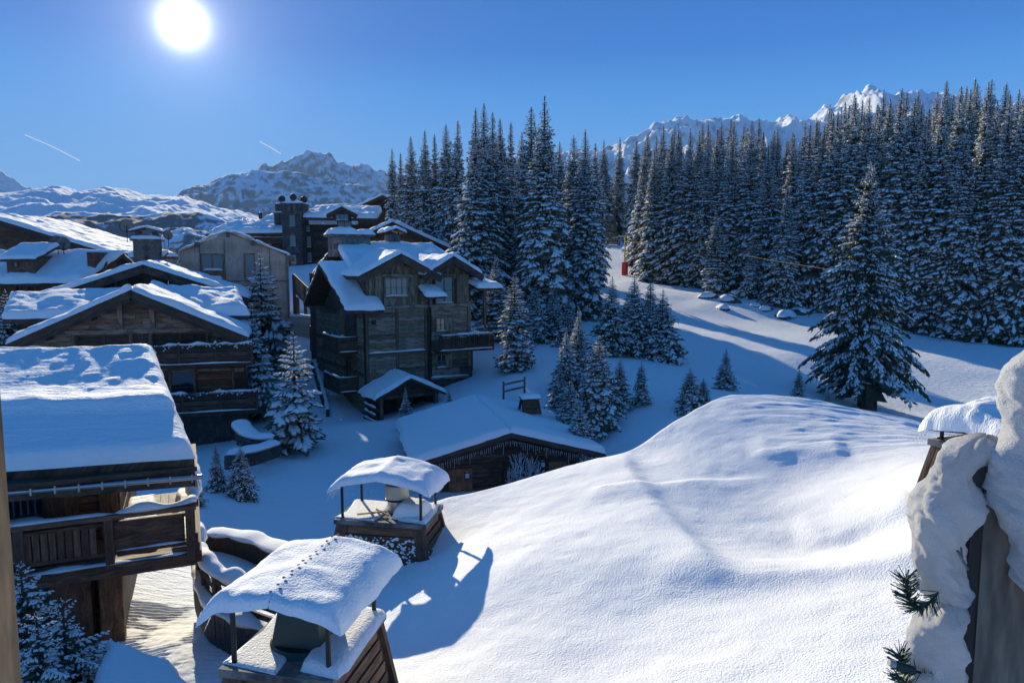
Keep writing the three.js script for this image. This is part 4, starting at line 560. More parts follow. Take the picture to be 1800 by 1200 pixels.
{ // chalet with a dormer on the left
  const d = 58, s = d / FOCAL, A = P(80, 600, d), g = thing('dormer_chalet', 'reddish wooden chalet with a snowy roof and boxy snow-capped dormer', 'chalet', V(A.x, A.y, A.z), 4 * RAD), X = (px) => (px - 80) * s, Y = (py) => (600 - py) * s;
  bx(g, 'wall', M.brown[1], X(150) - X(-60), 5.2, 7, (X(150) + X(-60)) / 2, Y(497) - 2.6, -4.6); uprights(g, M.brown, X(-40), X(148), 0, Y(500), -1.1, 0.42); for (const px of [22, 42]) bx(g, 'wall_post', M.brown[2], 0.26, 4.6, 0.2, X(px), Y(550), -0.95); bx(g, 'balcony_rail', M.brown[2], 5, 0.12, 0.1, X(70), Y(569), -0.4); part('rail_snow', snowLine([V(X(16), Y(568), -0.4), V(X(126), Y(568), -0.4)], 0.16, 0.12), M.snow, g);
  roofSide(g, V(X(-60), Y(498), 0.3), V(X(150), Y(497), 0.3), V(X(178), Y(443), -4.5), V(X(-60), Y(446), -4.5), { t: 0.42, th: 0.3, seed: 44, rough: 0.35 }); roofSide(g, V(X(170), Y(485), -9.5), V(X(-60), Y(485), -9.5), V(X(-60), Y(446), -4.55), V(X(174), Y(444), -4.55), { t: 0.3, th: 0.3, seed: 45 });
  bx(g, 'gable_end', M.brown[0], 0.6, 3.2, 6, X(150), Y(478), -4.4); bx(g, 'barge_board', M.brown[3], 0.12, 0.28, 5.2, X(168), Y(470), -2.0, 0.2, 0, 0.52);
  { const x = X(42), y = Y(466); bx(g, 'dormer_wall', M.brown[1], X(64) - X(18), 1.7, 3.2, x, y - 0.1, -1.9); windowOn(g, X(34), y + 0.05, -0.32, 0.3, 0.3, { cols: 1, frame: M.brown[0], snow: false });
    roofSide(g, V(X(6), Y(456), 0.1), V(X(72), Y(455), 0.1), V(X(76), Y(430), -3.2), V(X(10), Y(431), -3.2), { t: 0.32, th: 0.2, seed: 46 }); }
  for (const [px, py] of [[70, 424], [80, 426]]) dish(g, X(px), Y(py), -3.4, 0.6, 0.3);
}
{ const d = 68, s = d / FOCAL, A = P(190, 470, d), g = thing('small_roof_house', 'small reddish house between the dormer chalet and the gabled chalet', 'house', V(A.x, A.y - 4, A.z), 0), X = (px) => (px - 190) * s, Y = (py) => 4 + (470 - py) * s; bx(g, 'wall', M.brown[3], X(222) - X(172), 6, 4, X(197), Y(452) - 3, -3); boards(g, M.brown, X(172), X(222), Y(480), Y(453), -0.96, 0.3); roofSide(g, V(X(176), Y(463), 0.2), V(X(210), Y(463), 0.2), V(X(222), Y(443), -3), V(X(168), Y(442), -3), { t: 0.3, th: 0.2, seed: 48 }); bx(g, 'balcony_rail', M.brown[3], 2.4, 0.14, 0.1, X(195), Y(468), -0.3); roofSide(g, V(X(215), Y(462), -3), V(X(246), Y(462), -3), V(X(243), Y(441), -6), V(X(218), Y(441), -6), { t: 0.3, th: 0.2, seed: 49 }); }
// ---------------------------------------------------------------- yard pieces
{ // stair railing and walls between grey building and chalet
  const g = thing('stair_railing', 'slatted wooden stair railing climbing beside the grey building', 'railing', V(0, 0, 0)), a = P(516, 486, 76), b = P(560, 530, 62), n = 16;
  for (let k = 0; k <= n; k++) { const p = V().lerpVectors(a, b, k / n); bx(g, 'baluster', pickMat(M.grey), 0.16, 1.9, 0.06, p.x, p.y - 0.6, p.z, 0.5); }
  for (const dy of [0.3, -1.4]) part('handrail', tube([a.clone().add(V(0, dy, 0.06)), b.clone().add(V(0, dy, 0.06))], 0.07, 5), M.grey[2], g); for (const k of [0, 0.5, 1]) { const p = V().lerpVectors(a, b, k); bx(g, 'post', M.grey[2], 0.26, 4.2, 0.26, p.x, p.y - 1.9, p.z); } bx(g, 'skirt', M.grey[4], 0.1, 2.0, 2.2, a.x + 1.2, a.y - 3, a.z + 3, 0.4);
}
{ const g = thing('terrace_wall', 'low snow-topped terrace wall behind the yard', 'wall', V(0, 0, 0)), a = P(505, 556, 66), b = P(556, 558, 64); for (let k = 0; k < 6; k++) { const p = V().lerpVectors(a, b, (k + 0.5) / 6); bx(g, 'wall_panel', M.render, a.distanceTo(b) / 6 - 0.03, 2.4, 0.4, p.x, p.y - 1.2, p.z, 0.8 * Math.atan2(a.z - b.z, b.x - a.x)); } part('wall_snow', snowLine([a, b], 0.5, 0.2), M.snow, g); }
{ // dark stair flank with its snowy handrail beside the chalet
  const g = thing('stair_wall', 'dark retaining wall with snowy sloping rail beside the wooden chalet', 'wall', V(0, 0, 0)), a = P(552, 632, 58), b = P(572, 700, 50), c = P(576, 725, 48);
  const dir = Math.atan2(b.x - a.x, b.z - a.z); bx(g, 'wall', M.dark[1], 0.3, 4.5, a.distanceTo(b), (a.x + b.x) / 2, (a.y + b.y) / 2 - 2.3, (a.z + b.z) / 2, dir, 0, Math.asin((a.y - b.y) / a.distanceTo(b)));
  part('rail_snow', snowLine([a, b, c], 0.3, 0.16), M.snow, g); const e = P(598, 632, 58); bx(g, 'wall', M.dark[0], e.x - a.x, 3.2, 0.3, (a.x + e.x) / 2, a.y - 1.6, a.z); part('wall_snow', snowLine([a, e], 0.35, 0.16), M.snow, g); bx(g, 'post', M.dark[0], 0.2, 1.4, 0.2, c.x, c.y - 0.5, c.z); }
{ // small snowy roof below the end balcony
  const A = P(560, 570, 60), g = thing('bin_shelter', 'small steep snow-covered shelter roof below the chalet end gable', 'shelter', V(A.x, A.y - 3, A.z), 0.5); bx(g, 'wall', M.dark[1], 2.0, 3, 1.6, 0.6, 1.3, -0.8); roofSide(g, V(-0.6, 2.2, 0.3), V(1.9, 2.0, 0.3), V(1.7, 3.2, -1.4), V(-0.1, 3.2, -1.4), { t: 0.25, th: 0.1, seed: 52 }); }
{ // curved stone terrace in front of the gabled chalet
  const g = thing('stone_terrace', 'curved dry-stone terrace walls capped with snow beside the gabled chalet', 'wall', V(0, 0, 0)), r = rng(21);
  for (const [pts, h] of [[[[418, 770, 36.5], [432, 790, 35.6], [455, 800, 35.2], [486, 798, 35.4]], 0.85], [[[395, 822, 32.5], [440, 815, 33.2], [486, 800, 34.6]], 0.6]]) {
    const c = new THREE.CatmullRomCurve3(pts.map((p) => P(...p))), len = c.getLength();
    for (let y = 0; y < h; y += 0.2) for (let s = 0; s < len;) { const w = 0.25 + r() * 0.3, m = Math.min(0.999, (s + w / 2) / len), p = c.getPointAt(m), t = c.getTangentAt(m); bx(g, 'stone', pickMat(M.stone), Math.round(w * 20) / 20 - 0.02, 0.19, 0.3, p.x, p.y + y + 0.02, p.z + r() * 0.05, Math.atan2(-t.z, t.x)); s += w; }
    part('wall_snow', snowLine(c.getPoints(10).map((p) => p.add(V(0, h - 0.02, -0.15))), 0.9, 0.22, { rough: 0.15 }), M.snow, g);
  } }
{ // wooden fence panel in the clearing
  const a = P(885, 673, 43), b = P(922, 665, 45), g = thing('rail_fence', 'short snow-topped two-rail wooden fence above the hut roof', 'fence', V(0, 0, 0)), turn = Math.atan2(a.z - b.z, b.x - a.x), m = V().lerpVectors(a, b, 0.5);
  for (const p of [a, b]) { bx(g, 'post', M.grey[2], 0.12, 1.3, 0.12, p.x, p.y - 0.55, p.z); part('post_snow', snowLine([p.clone().add(V(-0.07, 0.1, 0)), p.clone().add(V(0.07, 0.1, 0))], 0.16, 0.1), M.snow, g); }
  for (const dy of [-0.08, -0.5]) { bx(g, 'rail', M.grey[0], a.distanceTo(b) + 0.1, 0.13, 0.05, m.x, m.y + dy, m.z + 0.08, turn, Math.asin((b.y - a.y) / a.distanceTo(b))); part('rail_snow', snowLine([a.clone().add(V(0, dy + 0.06, 0.08)), b.clone().add(V(0, dy + 0.06, 0.08))], 0.1, 0.07), M.snow, g); } }
{ // lift mast with red padding, and the cable above the piste
  const A = P(1098, 484, 122), y = ground(A.x, A.z), g = thing('lift_mast', 'yellow lift mast with red crash padding at the top of the piste', 'mast', V(A.x, y, A.z));
  put(part('pole', new THREE.CylinderGeometry(0.12, 0.14, 6.5, 8), M.yellow, g), 0, 3.25, 0); put(part('crash_pad', new THREE.CylinderGeometry(0.52, 0.55, 2.1, 12), M.red, g), 0, 1.1, 0); part('pad_snow', snowLine([V(-0.4, 2.15, 0), V(0.4, 2.15, 0)], 0.9, 0.16), M.snow, g); bx(g, 'crossarm', M.steel, 2.2, 0.16, 0.16, 0, 6.4, 0); for (const x of [-1, 1]) put(part('pulley', new THREE.CylinderGeometry(0.25, 0.25, 0.1, 12), M.black, g), x, 6.2, 0, 0, 0, Math.PI / 2);
  single('lift_cable', tube([P(1098, 425, 122), P(1170, 428, 108), P(1270, 441, 96), P(1360, 458, 84), P(1450, 472, 74), P(1620, 488, 62), P(1900, 502, 50)], 0.022, 5, 60), M.black, 'thin lift cable strung across the front of the forest', 'cable');
  const s = thing('wooden_steps', 'flight of weathered wooden steps between the trees above the lift mast', 'steps', V(P(1076, 388, 158).x, ground(P(1076, 388, 158).x, -158) - 0.2, -158)); for (let k = 0; k < 12; k++) { bx(s, 'step', M.grey[k % 4], 3.4, 0.36, 0.5, 0, k * 0.55 + 0.2, -k * 0.8); } for (const x of [-1.3, 1.3]) part('handrail', tube([V(x * 1.3, 1.2, 0), V(x * 1.3, 7.3, -9)], 0.07, 5), M.grey[2], s); for (const x of [-1.7, 1.7]) for (const k of [0, 4, 8, 11]) bx(s, 'post', M.grey[2], 0.16, 1.6 + k * 0.5, 0.16, x, 0.6 + k * 0.3, -k * 0.8); }
{ // trunk-like dark post box by the lone spruce
  const A = P(1527, 716, 50), g = thing('lift_cabin', 'narrow dark wooden cabin under the lone big spruce', 'cabin', V(A.x - 0.1, ground(A.x, A.z), A.z + 0.2)); bx(g, 'body', M.dark[1], 0.8, 1.9, 0.8, 0, 0.85, 0); bx(g, 'cap', M.dark[0], 1.0, 0.1, 1.0, 0, 1.84, 0); part('cap_snow', snowLine([V(-0.5, 1.9, 0), V(0.5, 1.9, 0)], 0.9, 0.2), M.snow, g); }
// boulders under snow along the forest edge
{ const r = rng(31); [[1243, 522], [1280, 528], [1330, 538], [1408, 548], [1432, 548], [1345, 545], [1160, 490], [1690, 588], [1760, 600], [1300, 520], [1380, 556], [1270, 542]].forEach(([px, py], k) => { let lo = 60, hi = 130; for (let i = 0; i < 24; i++) { const m = (lo + hi) / 2, p = P(px, py, m); p.y > ground(p.x, p.z) ? lo = m : hi = m; } const p = P(px, py, lo), s = 0.5 + r() * 0.7, g = thing('snowy_boulder', `snow-capped boulder along the forest edge, ${ordinal[k]} of the scattered row`, 'boulder', V(p.x, ground(p.x, p.z) - 0.12 * s, p.z), r() * 6, 'boulders along the forest edge');
  const rock = new THREE.IcosahedronGeometry(s, 2), q = rock.attributes.position; for (let i = 0; i < q.count; i++) { const f = 1 + 0.45 * noise(q.getX(i) * 1.7 + k * 3, q.getZ(i) * 1.7 + q.getY(i)); q.setXYZ(i, q.getX(i) * f * 1.5, q.getY(i) * f * 0.55, q.getZ(i) * f); } rock.computeVertexNormals(); part('rock', rock, M.stone[2], g);
  const cap = new THREE.SphereGeometry(s, 14, 7, 0, 6.284, 0, 1.5), c = cap.attributes.position; for (let i = 0; i < c.count; i++) { const f = 1 + 0.2 * noise(c.getX(i) * 2 + k, c.getZ(i) * 2); c.setXYZ(i, c.getX(i) * f * 1.38, c.getY(i) * f * 0.78 + 0.05, c.getZ(i) * f * 0.98); } cap.computeVertexNormals(); part('snow_cap', cap, M.snow, g); }); }
// vapour trails
single('contrail_cloud', tube([P(44, 237, 9000), P(92, 258, 9000), P(139, 282, 9000)], 6, 6, 20), M.vapour, 'long thin vapour trail in the sky below the sun', 'vapour trail'); single('contrail_cloud', tube([P(457, 249, 9000), P(475, 259, 9000), P(493, 270, 9000)], 6, 6, 16), M.vapour, 'short vapour trail above the mountain peak', 'vapour trail');
// ---------------------------------------------------------------- the near chalet with its balcony
{
  const K = P(340, 905, 14.2), g = thing('balcony_chalet', 'near dark wooden chalet with a smooth snow roof and slatted balcony', 'chalet', V(K.x, 3.4, K.z), 24 * RAD), B = M.brown;
  const e0 = local(g, P(-260, 850, 12.3)), e1 = local(g, P(341, 806, 14)), t1 = local(g, P(272, 622, 18.45)), t0 = local(g, P(-320, 642, 16.85));
  const roof = part('roof', plate(e0, e1, t1, t0, 0.22), M.fascia, g);
  part('roof_snow', snowSlab(e0, e1, t1, t0, 0.3, { nu: 150, nv: 120, seed: 12, rough: 0.1, wob: 0.03, rim: 0.9, lift: 0.012,
    extra: (u, v, p) => { const c = 0.355 + 0.025 * Math.sin(u * 5 + 1) + 0.012 * noise(u * 9, 3), k = v - c; return (k < 0 ? 0.17 * Math.exp(-((k / 0.045) ** 2)) : 0.17 * Math.exp(-((k / 0.11) ** 2))) + 0.035 * smooth(-0.1, 0.5, fbm(p.x * 0.8 + 4, p.z * 0.8, 4)) * smooth(0.4, 0.5, v) + 0.008 * fbm(p.x * 6, p.z * 3, 3); } }), M.crust, roof);
  // the far half of the roof and the eaves board with its gutter
  const f1 = t1.clone().add(V(-1.6, -1.6, -5)), f0 = t0.clone().add(V(-1.6, -1.6, -5)); roofSide(g, f1, f0, t0.clone().add(V(0, 0, -0.03)), t1.clone().add(V(0, 0, -0.03)), { t: 0.3, th: 0.22, seed: 13 });
  const down = V(0, -0.3, 0.02); part('eaves_board', plate(e0.clone().add(V(0, -0.2, 0.03)), e1.clone().add(V(0, -0.2, 0.03)), e1.clone().add(V(0, -0.2, -0.06)), e0.clone().add(V(0, -0.2, -0.06)), 0.34), M.fascia, g);
  part('gutter', tube([e0.clone().add(V(0, -0.34, 0.14)), e1.clone().add(V(0.12, -0.34, 0.14))], 0.055, 8), M.steel, g); { const n = 9; for (let k = 0; k < n; k++) { const p = V().lerpVectors(e0, e1, 0.42 + 0.57 * k / (n - 1)); bx(g, 'gutter_clip', M.steel, 0.03, 0.15, 0.16, p.x, p.y - 0.34, p.z + 0.13); } }
  part('downpipe', tube([e1.clone().add(V(0.02, -0.36, 0.12)), e1.clone().add(V(0.04, -0.55, 0.06)), e1.clone().add(V(-0.02, -0.62, -0.3))], 0.035, 8, 12), M.steel, g);
  // body
  const wz = -1.45, wx = -1.45;
  bx(g, 'wall', M.dark[1], 9, 4.6, 5.4, wx - 4.5, 1.85, wz - 2.72); bx(g, 'soffit', M.dark[0], 8.6, 0.1, 2.0, -4.2, 3.62, -0.75);
  boards(g, B, -10, wx - 0.3, 1.95, 3.6, wz, 0.15, { split: 3, th: 0.04, holes: [[-4.25, -2.75, 1.9, 3.3]] });
  for (const [x, w] of [[-4.55, 0.55], [-2.45, 0.6], [wx - 0.16, 0.32]]) bx(g, 'wall_post', B[0], w, 1.75, 0.12, x, 2.78, wz + 0.08);
  windowOn(g, -3.5, 2.85, wz + 0.0, 1.45, 0.75, { cols: 1, frame: B[2], bar: 0.08 }); bx(g, 'window_panel', B[2], 1.5, 0.45, 0.06, -3.5, 2.15, wz + 0.03);
  boards(g, B, -5.2, wx - 0.1, 1.95, 3.6, wx + 0.0, 0.16, { axis: 'z', split: 2.2, th: 0.05 });
  // balcony round the corner
  const b = new THREE.Group(); b.name = 'balcony'; g.add(b);
  for (let k = 0; k < 8; k++) bx(b, 'deck_plank', pickMat(M.grey), 9, 0.05, 0.175, -4.5, 1.88, -0.1 - k * 0.185); for (let k = 0; k < 8; k++) bx(b, 'deck_plank', pickMat(M.grey), 0.175, 0.05, 2.7, -0.09 - k * 0.185, 1.88, -2.9);
  bx(b, 'edge_beam', B[0], 9.1, 0.24, 0.14, -4.55, 1.74, 0.02); bx(b, 'edge_beam', B[2], 0.14, 0.24, 4.2, 0.05, 1.74, -2.15);
  bx(b, 'handrail', B[1], 9.2, 0.09, 0.2, -4.55, 2.8, 0); bx(b, 'handrail', B[1], 0.2, 0.09, 4, 0, 2.8, -2.1); bx(b, 'bottom_rail', B[2], 9.1, 0.07, 0.07, -4.55, 2.07, 0); bx(b, 'bottom_rail', B[0], 9.1, 0.07, 0.07, -4.55, 2.66, 0);
  for (const x of [-0.08, -1.5, -2.95, -4.45, -6]) bx(b, 'post', B[2], 0.15, 1.05, 0.15, x, 2.32, 0.02);
  bx(b, 'solid_panel', B[0], 1.25, 0.52, 0.05, -0.8, 2.37, 0);
  for (let x = -8.9; x < -1.65; x += 0.132) if (![-2.95, -4.45, -6].some((q) => Math.abs(x - q) < 0.1)) bx(b, 'slat', pickMat(B), 0.105, 0.53, 0.03, x, 2.37, 0.01);
  for (let k = 0; k < 3; k++) bx(b, 'side_board', pickMat(B), 0.04, 0.24, 4.0, 0.0, 2.16 + k * 0.25, -2.1);
  part('rail_snow', snowLine([V(-9, 2.845, 0), V(-1.4, 2.845, 0)], 0.18, 0.05, { rough: 0.2 }), M.snow, b); part('rail_snow', snowLine([V(-1.4, 2.845, 0.0), V(-0.5, 2.85, 0), V(-0.05, 2.85, -0.1), V(0.02, 2.85, -0.6), V(0.02, 2.85, -2), V(0.02, 2.85, -3.9)], 0.26, 0.17, { rough: 0.35, step: 0.1, sides: 12 }), M.snow, b);
  part('ledge_snow', snowLine([V(-9, 1.87, 0.0), V(-0.1, 1.87, 0.0)], 0.2, 0.035, { rough: 0.5 }), M.snow, b); part('panel_snow', snowLine([V(-1.4, 2.11, 0.03), V(-0.15, 2.11, 0.03)], 0.1, 0.04), M.snow, b);
  part('deck_snow', snowSlab(V(-1.38, 1.92, -0.5), V(-0.75, 1.92, -0.5), V(-0.9, 1.92, -4), V(-1.4, 1.92, -4), 0.1, { seed: 5 }), M.crust, b); part('deck_snow', snowSlab(V(-0.4, 1.92, -0.3), V(-0.12, 1.92, -0.3), V(-0.12, 1.92, -4), V(-0.3, 1.92, -4), 0.14, { seed: 6 }), M.crust, b);
  // garage level
  for (const [x, w] of [[-1.62, 0.42], [-2.35, 0.75]]) bx(g, 'pier', B[w > 0.5 ? 2 : 0], w, 2.0, 0.4, x, 0.6, wz + 0.25 + (w < 0.5 ? 0.1 : 0)); bx(g, 'garage_door', M.garage = std({ color: new THREE.Color().setRGB(0.02, 0.024, 0.04), roughness: 0.5 }), 2.6, 1.9, 0.06, -4.0, 0.75, wz + 0.06); for (let k = 0; k < 4; k++) bx(g, 'door_panel', M.garage, 2.5, 0.42, 0.04, -4.0, 0.05 + k * 0.46, wz + 0.11); bx(g, 'lintel', B[2], 6.5, 0.3, 0.4, -4.5, 1.48, wz + 0.2); bx(g, 'pier', B[1], 0.35, 2, 0.3, -5.5, 0.6, wz + 0.2);
  for (let k = 0; k < 8; k++) bx(g, 'louvre', B[2], 1.4, 0.05, 0.12, -6.5, 0.25 + k * 0.16, wz + 0.12, 0, 0, 0.5);
}
// ---------------------------------------------------------------- parapet, kerb and trodden drive
{
  const g = thing('snowy_parapet', 'slatted parapet under a thick roll of snow beside the near balcony', 'fence', V(0, 0, 0)), pts = [PY(346, 930, 4.75), PY(352, 965, 4.8), PY(372, 1000, 4.8), PY(400, 1018, 4.75), PY(440, 1030, 4.75), PY(500, 1050, 4.75)], c = new THREE.CatmullRomCurve3(pts), n = 16;
  part('parapet_snow', snowLine(c.getPoints(24), 0.3, 0.2, { rough: 0.35, step: 0.08, sides: 12 }), M.snow, g); part('lower_snow', snowLine(c.getPoints(24).map((p) => p.add(V(0.05, -0.72, 0.1))), 0.35, 0.12, { rough: 0.4, step: 0.1 }), M.snow, g);
  for (let k = 0; k < n; k++) { const p = c.getPointAt((k + 0.5) / n), t = c.getTangentAt((k + 0.5) / n), l = c.getLength() / n, a = Math.atan2(-t.z, t.x); for (const [dy, h] of [[-0.1, 0.14], [-0.33, 0.12], [-0.55, 0.12]]) bx(g, 'slat', M.dark[(k + 1) % 3], Math.round((l + 0.02) * 20) / 20, h, 0.05, p.x, p.y + dy, p.z, a); bx(g, 'base_stone', M.stone[2], Math.round(l * 20) / 20, 0.7, 0.3, p.x, p.y - 1.1, p.z, a); if (k % 3 === 0) bx(g, 'post', M.dark[1], 0.12, 0.75, 0.14, p.x, p.y - 0.36, p.z, a); }
  const k = thing('kerb_wall', 'dark curved kerb wall below the snowy yard', 'wall', V(0, 0, 0)), q = new THREE.CatmullRomCurve3([PY(352, 945, 2.55), PY(385, 944, 2.5), PY(430, 950, 2.45), PY(480, 968, 2.4), PY(540, 990, 2.4)]);
  for (let i = 0; i < 14; i++) { const p = q.getPointAt((i + 0.5) / 14), t = q.getTangentAt((i + 0.5) / 14); bx(k, 'kerb_stone', M.dark[2], Math.round(q.getLength() / 14 * 20) / 20 + 0.02, 0.8, 0.24, p.x, p.y - 0.36, p.z, Math.atan2(-t.z, t.x)); } part('kerb_snow', snowLine(q.getPoints(16).map((p) => p.add(V(0, 0.03, -0.25))), 0.8, 0.1, { rough: 0.2 }), M.snow, k);
  const drive = [P(150, 1020, 16.8), P(345, 985, 17.2), P(480, 1230, 12.2), P(120, 1230, 12.2)].map((p) => V(p.x, 0, p.z));
  struct('trodden_drive', sheet(220, 220, (u, v) => { const a = V().lerpVectors(drive[0], drive[1], u), b = V().lerpVectors(drive[3], drive[2], u), p = a.lerp(b, v), w = p.z * 0.96 + p.x * 0.28; const m = smooth(-0.35, 0.2, fbm(p.x * 1.1, p.z * 1.1, 3)), rim = smooth(0, 0.06, Math.min(u, v, 1 - u, 1 - v)); return V(p.x, ground(p.x, p.z) - 0.05 + rim * (0.08 + 0.022 * m * Math.sin(w * 6.283 / 0.17 + noise(p.x * 3, p.z * 3) * 1.4) + 0.02 * fbm(p.x * 5, p.z * 5, 3)), p.z); }), M.snowFar);
}
// ---------------------------------------------------------------- bushy young spruces in the near corner
const bush = [71, 72].map((seed) => spruce({ seed, H: 4, R: 1.25, step: 0.2, per: 6, twigs: 13, tl: 0.45, snow: 0.93, thick: 1.6, ragged: 0.6, droop: 0.35, width: 0.66, shag: 0, power: 0.8 }));
[[36, 985, 10.4, 0, 'snow-clumped young spruce by the near chalet, the taller one against the frame post'], [108, 1050, 10, 1, 'snow-clumped young spruce in the bottom corner before the garage'], [62, 1075, 9.2, 1, 'lowest snow-buried young spruce in the bottom corner']].forEach(([px, py, d, k, label]) => treeAt(px, py, d, bush[k], label, 'young spruces in the near corner', { w: 1.25 }));
// ---------------------------------------------------------------- the snowed-in roof right below
const roofSpots = [[760, 890, 11.8], [860, 860, 12.1], [1000, 822, 12.6], [1080, 800, 13], [1150, 758, 13.5], [1210, 722, 14], [1290, 694, 14.5], [1400, 698, 14.8], [1520, 719, 14.8], [1640, 750, 14.5], [1800, 790, 14.2], [690, 985, 10.4], [720, 1140, 7.5], [640, 1200, 6.7], [900, 1000, 8.6], [1000, 1200, 6.1], [1400, 1200, 5.3], [1250, 1000, 8], [1400, 850, 10.8], [1500, 950, 8.6], [1620, 868, 8.7], [1640, 1000, 7], [1640, 1200, 4.9], [1200, 850, 11], [1080, 900, 10.2], [900, 930, 10.1], [800, 1200, 6.4]].map((s) => { const p = P(...s); return [p.x, p.z, p.y]; });
const roofPlate = spline(roofSpots);
const farEdge = (x) => { const c = [[-3, 11.6], [-1.3, 12], [1.9, 13], [2.9, 13.5], [3.6, 14.1], [4.4, 14.5], [5.8, 14.8], [7.2, 14.8], [8.4, 14.6], [11, 14.2]]; let k = 0; while (k < c.length - 2 && x > c[k + 1][0]) k++; return mix(c[k][1], c[k + 1][1], clamp((x - c[k][0]) / (c[k + 1][0] - c[k][0]))) + 0.06 * noise(x * 1.7, 5); };
function segment(x, z, ax, az, bx_, bz) { const dx = bx_ - ax, dz = bz - az, l = Math.hypot(dx, dz), t = ((x - ax) * dx + (z - az) * dz) / (l * l), s = ((x - ax) * dz - (z - az) * dx) / l; return [t, s]; }
const A1 = P(1085, 800, 12.8), B1 = P(1225, 1035, 7.8), A2 = P(1180, 1010, 7.9), B2 = P(1660, 985, 7.3), A3 = P(1330, 790, 12), B3 = P(1480, 800, 11.6), A4 = P(1040, 860, 11), B4 = P(1330, 845, 11), A5 = P(1420, 930, 8.9), B5 = P(1600, 900, 8.7);
function roofSnow(x, z) {
  let y = roofPlate(x, z);
  const fold = (A, B, h, soft, w) => { const [t, s] = segment(x, z, A.x, A.z, B.x, B.z), along = smooth(-0.12, 0.1, t) * (1 - smooth(0.85, 1.15, t)), q = s + 0.12 * noise(t * 4, h * 50); return along * h * (q < 0 ? Math.exp(-((q / w) ** 2)) : Math.exp(-((q / soft) ** 2))); };
  y += fold(A1, B1, 0.13, 0.25, 1.0) + fold(B2, A2, 0.11, 0.3, 0.7) + fold(B3, A3, 0.07, 0.3, 0.5) + fold(A4, B4, 0.035, 0.12, 0.4) + fold(B5, A5, 0.07, 0.25, 0.7);
  y += 0.05 * fbm(x * 0.55 + 3, z * 0.55, 3) + 0.016 * fbm(x * 2.1, z * 2.4 + 9, 3) + 0.004 * fbm(x * 9, z * 9, 2);
  const top = smooth(3.4, 6, x) * smooth(-10.6, -12.6, z); y += top * (0.035 * fbm(x * 0.9, z * 5.5, 3) + 0.02 * fbm(x * 2.4 + 8, z * 9, 2));      // wind ripples under the crest
  return y;
}
{
  const g = thing('foreground_lodge', 'lodge right below, its wide roof buried under smooth bright sunlit snow', 'lodge', V(0, 0, 0));
  const left = (z) => -2.42 + 0.05 * noise(z * 1.3, 2);
  part('roof_snow', sheet(300, 300, (u, v) => {
    const ue = u < 0.05 ? u / 0.05 * 0.025 : 0.025 + (u - 0.05) / 0.95 * 0.975, ve = v > 0.92 ? 0.955 + (v - 0.92) / 0.08 * 0.045 : v / 0.92 * 0.955;
    let x = mix(-2.42, 10.5, ue), z = -mix(2.2, farEdge(x) + 0.22, ve); x += ue < 0.1 ? left(z) + 2.42 : 0;
    const eL = (x + 2.42) / 0.4, eF = (farEdge(x) + 0.22 + z) / 0.32, f = (e) => 1 - Math.sqrt(Math.max(0, 1 - (1 - clamp(e)) ** 2));
    return V(x, roofSnow(x, z) - 0.4 * Math.max(f(eL), 0) - 0.55 * f(eF), z);
  }), M.snow, g);
  const Y = (x, z) => roofPlate(x, z) - 0.62; part('roof', sheet(24, 24, (u, v) => { const x = mix(-2.5, 10.6, u), z = -mix(2.2, farEdge(x) + 0.2, v); return V(x, Y(x, z), z); }), M.fascia, g);
  bx(g, 'wall', M.dark[1], 11.4, 4.6, 9.6, 4.2, 4.0, -7.2); bx(g, 'eaves_board', M.fascia, 0.08, 0.5, 9.8, -2.5, 6.4, -7.0);
}
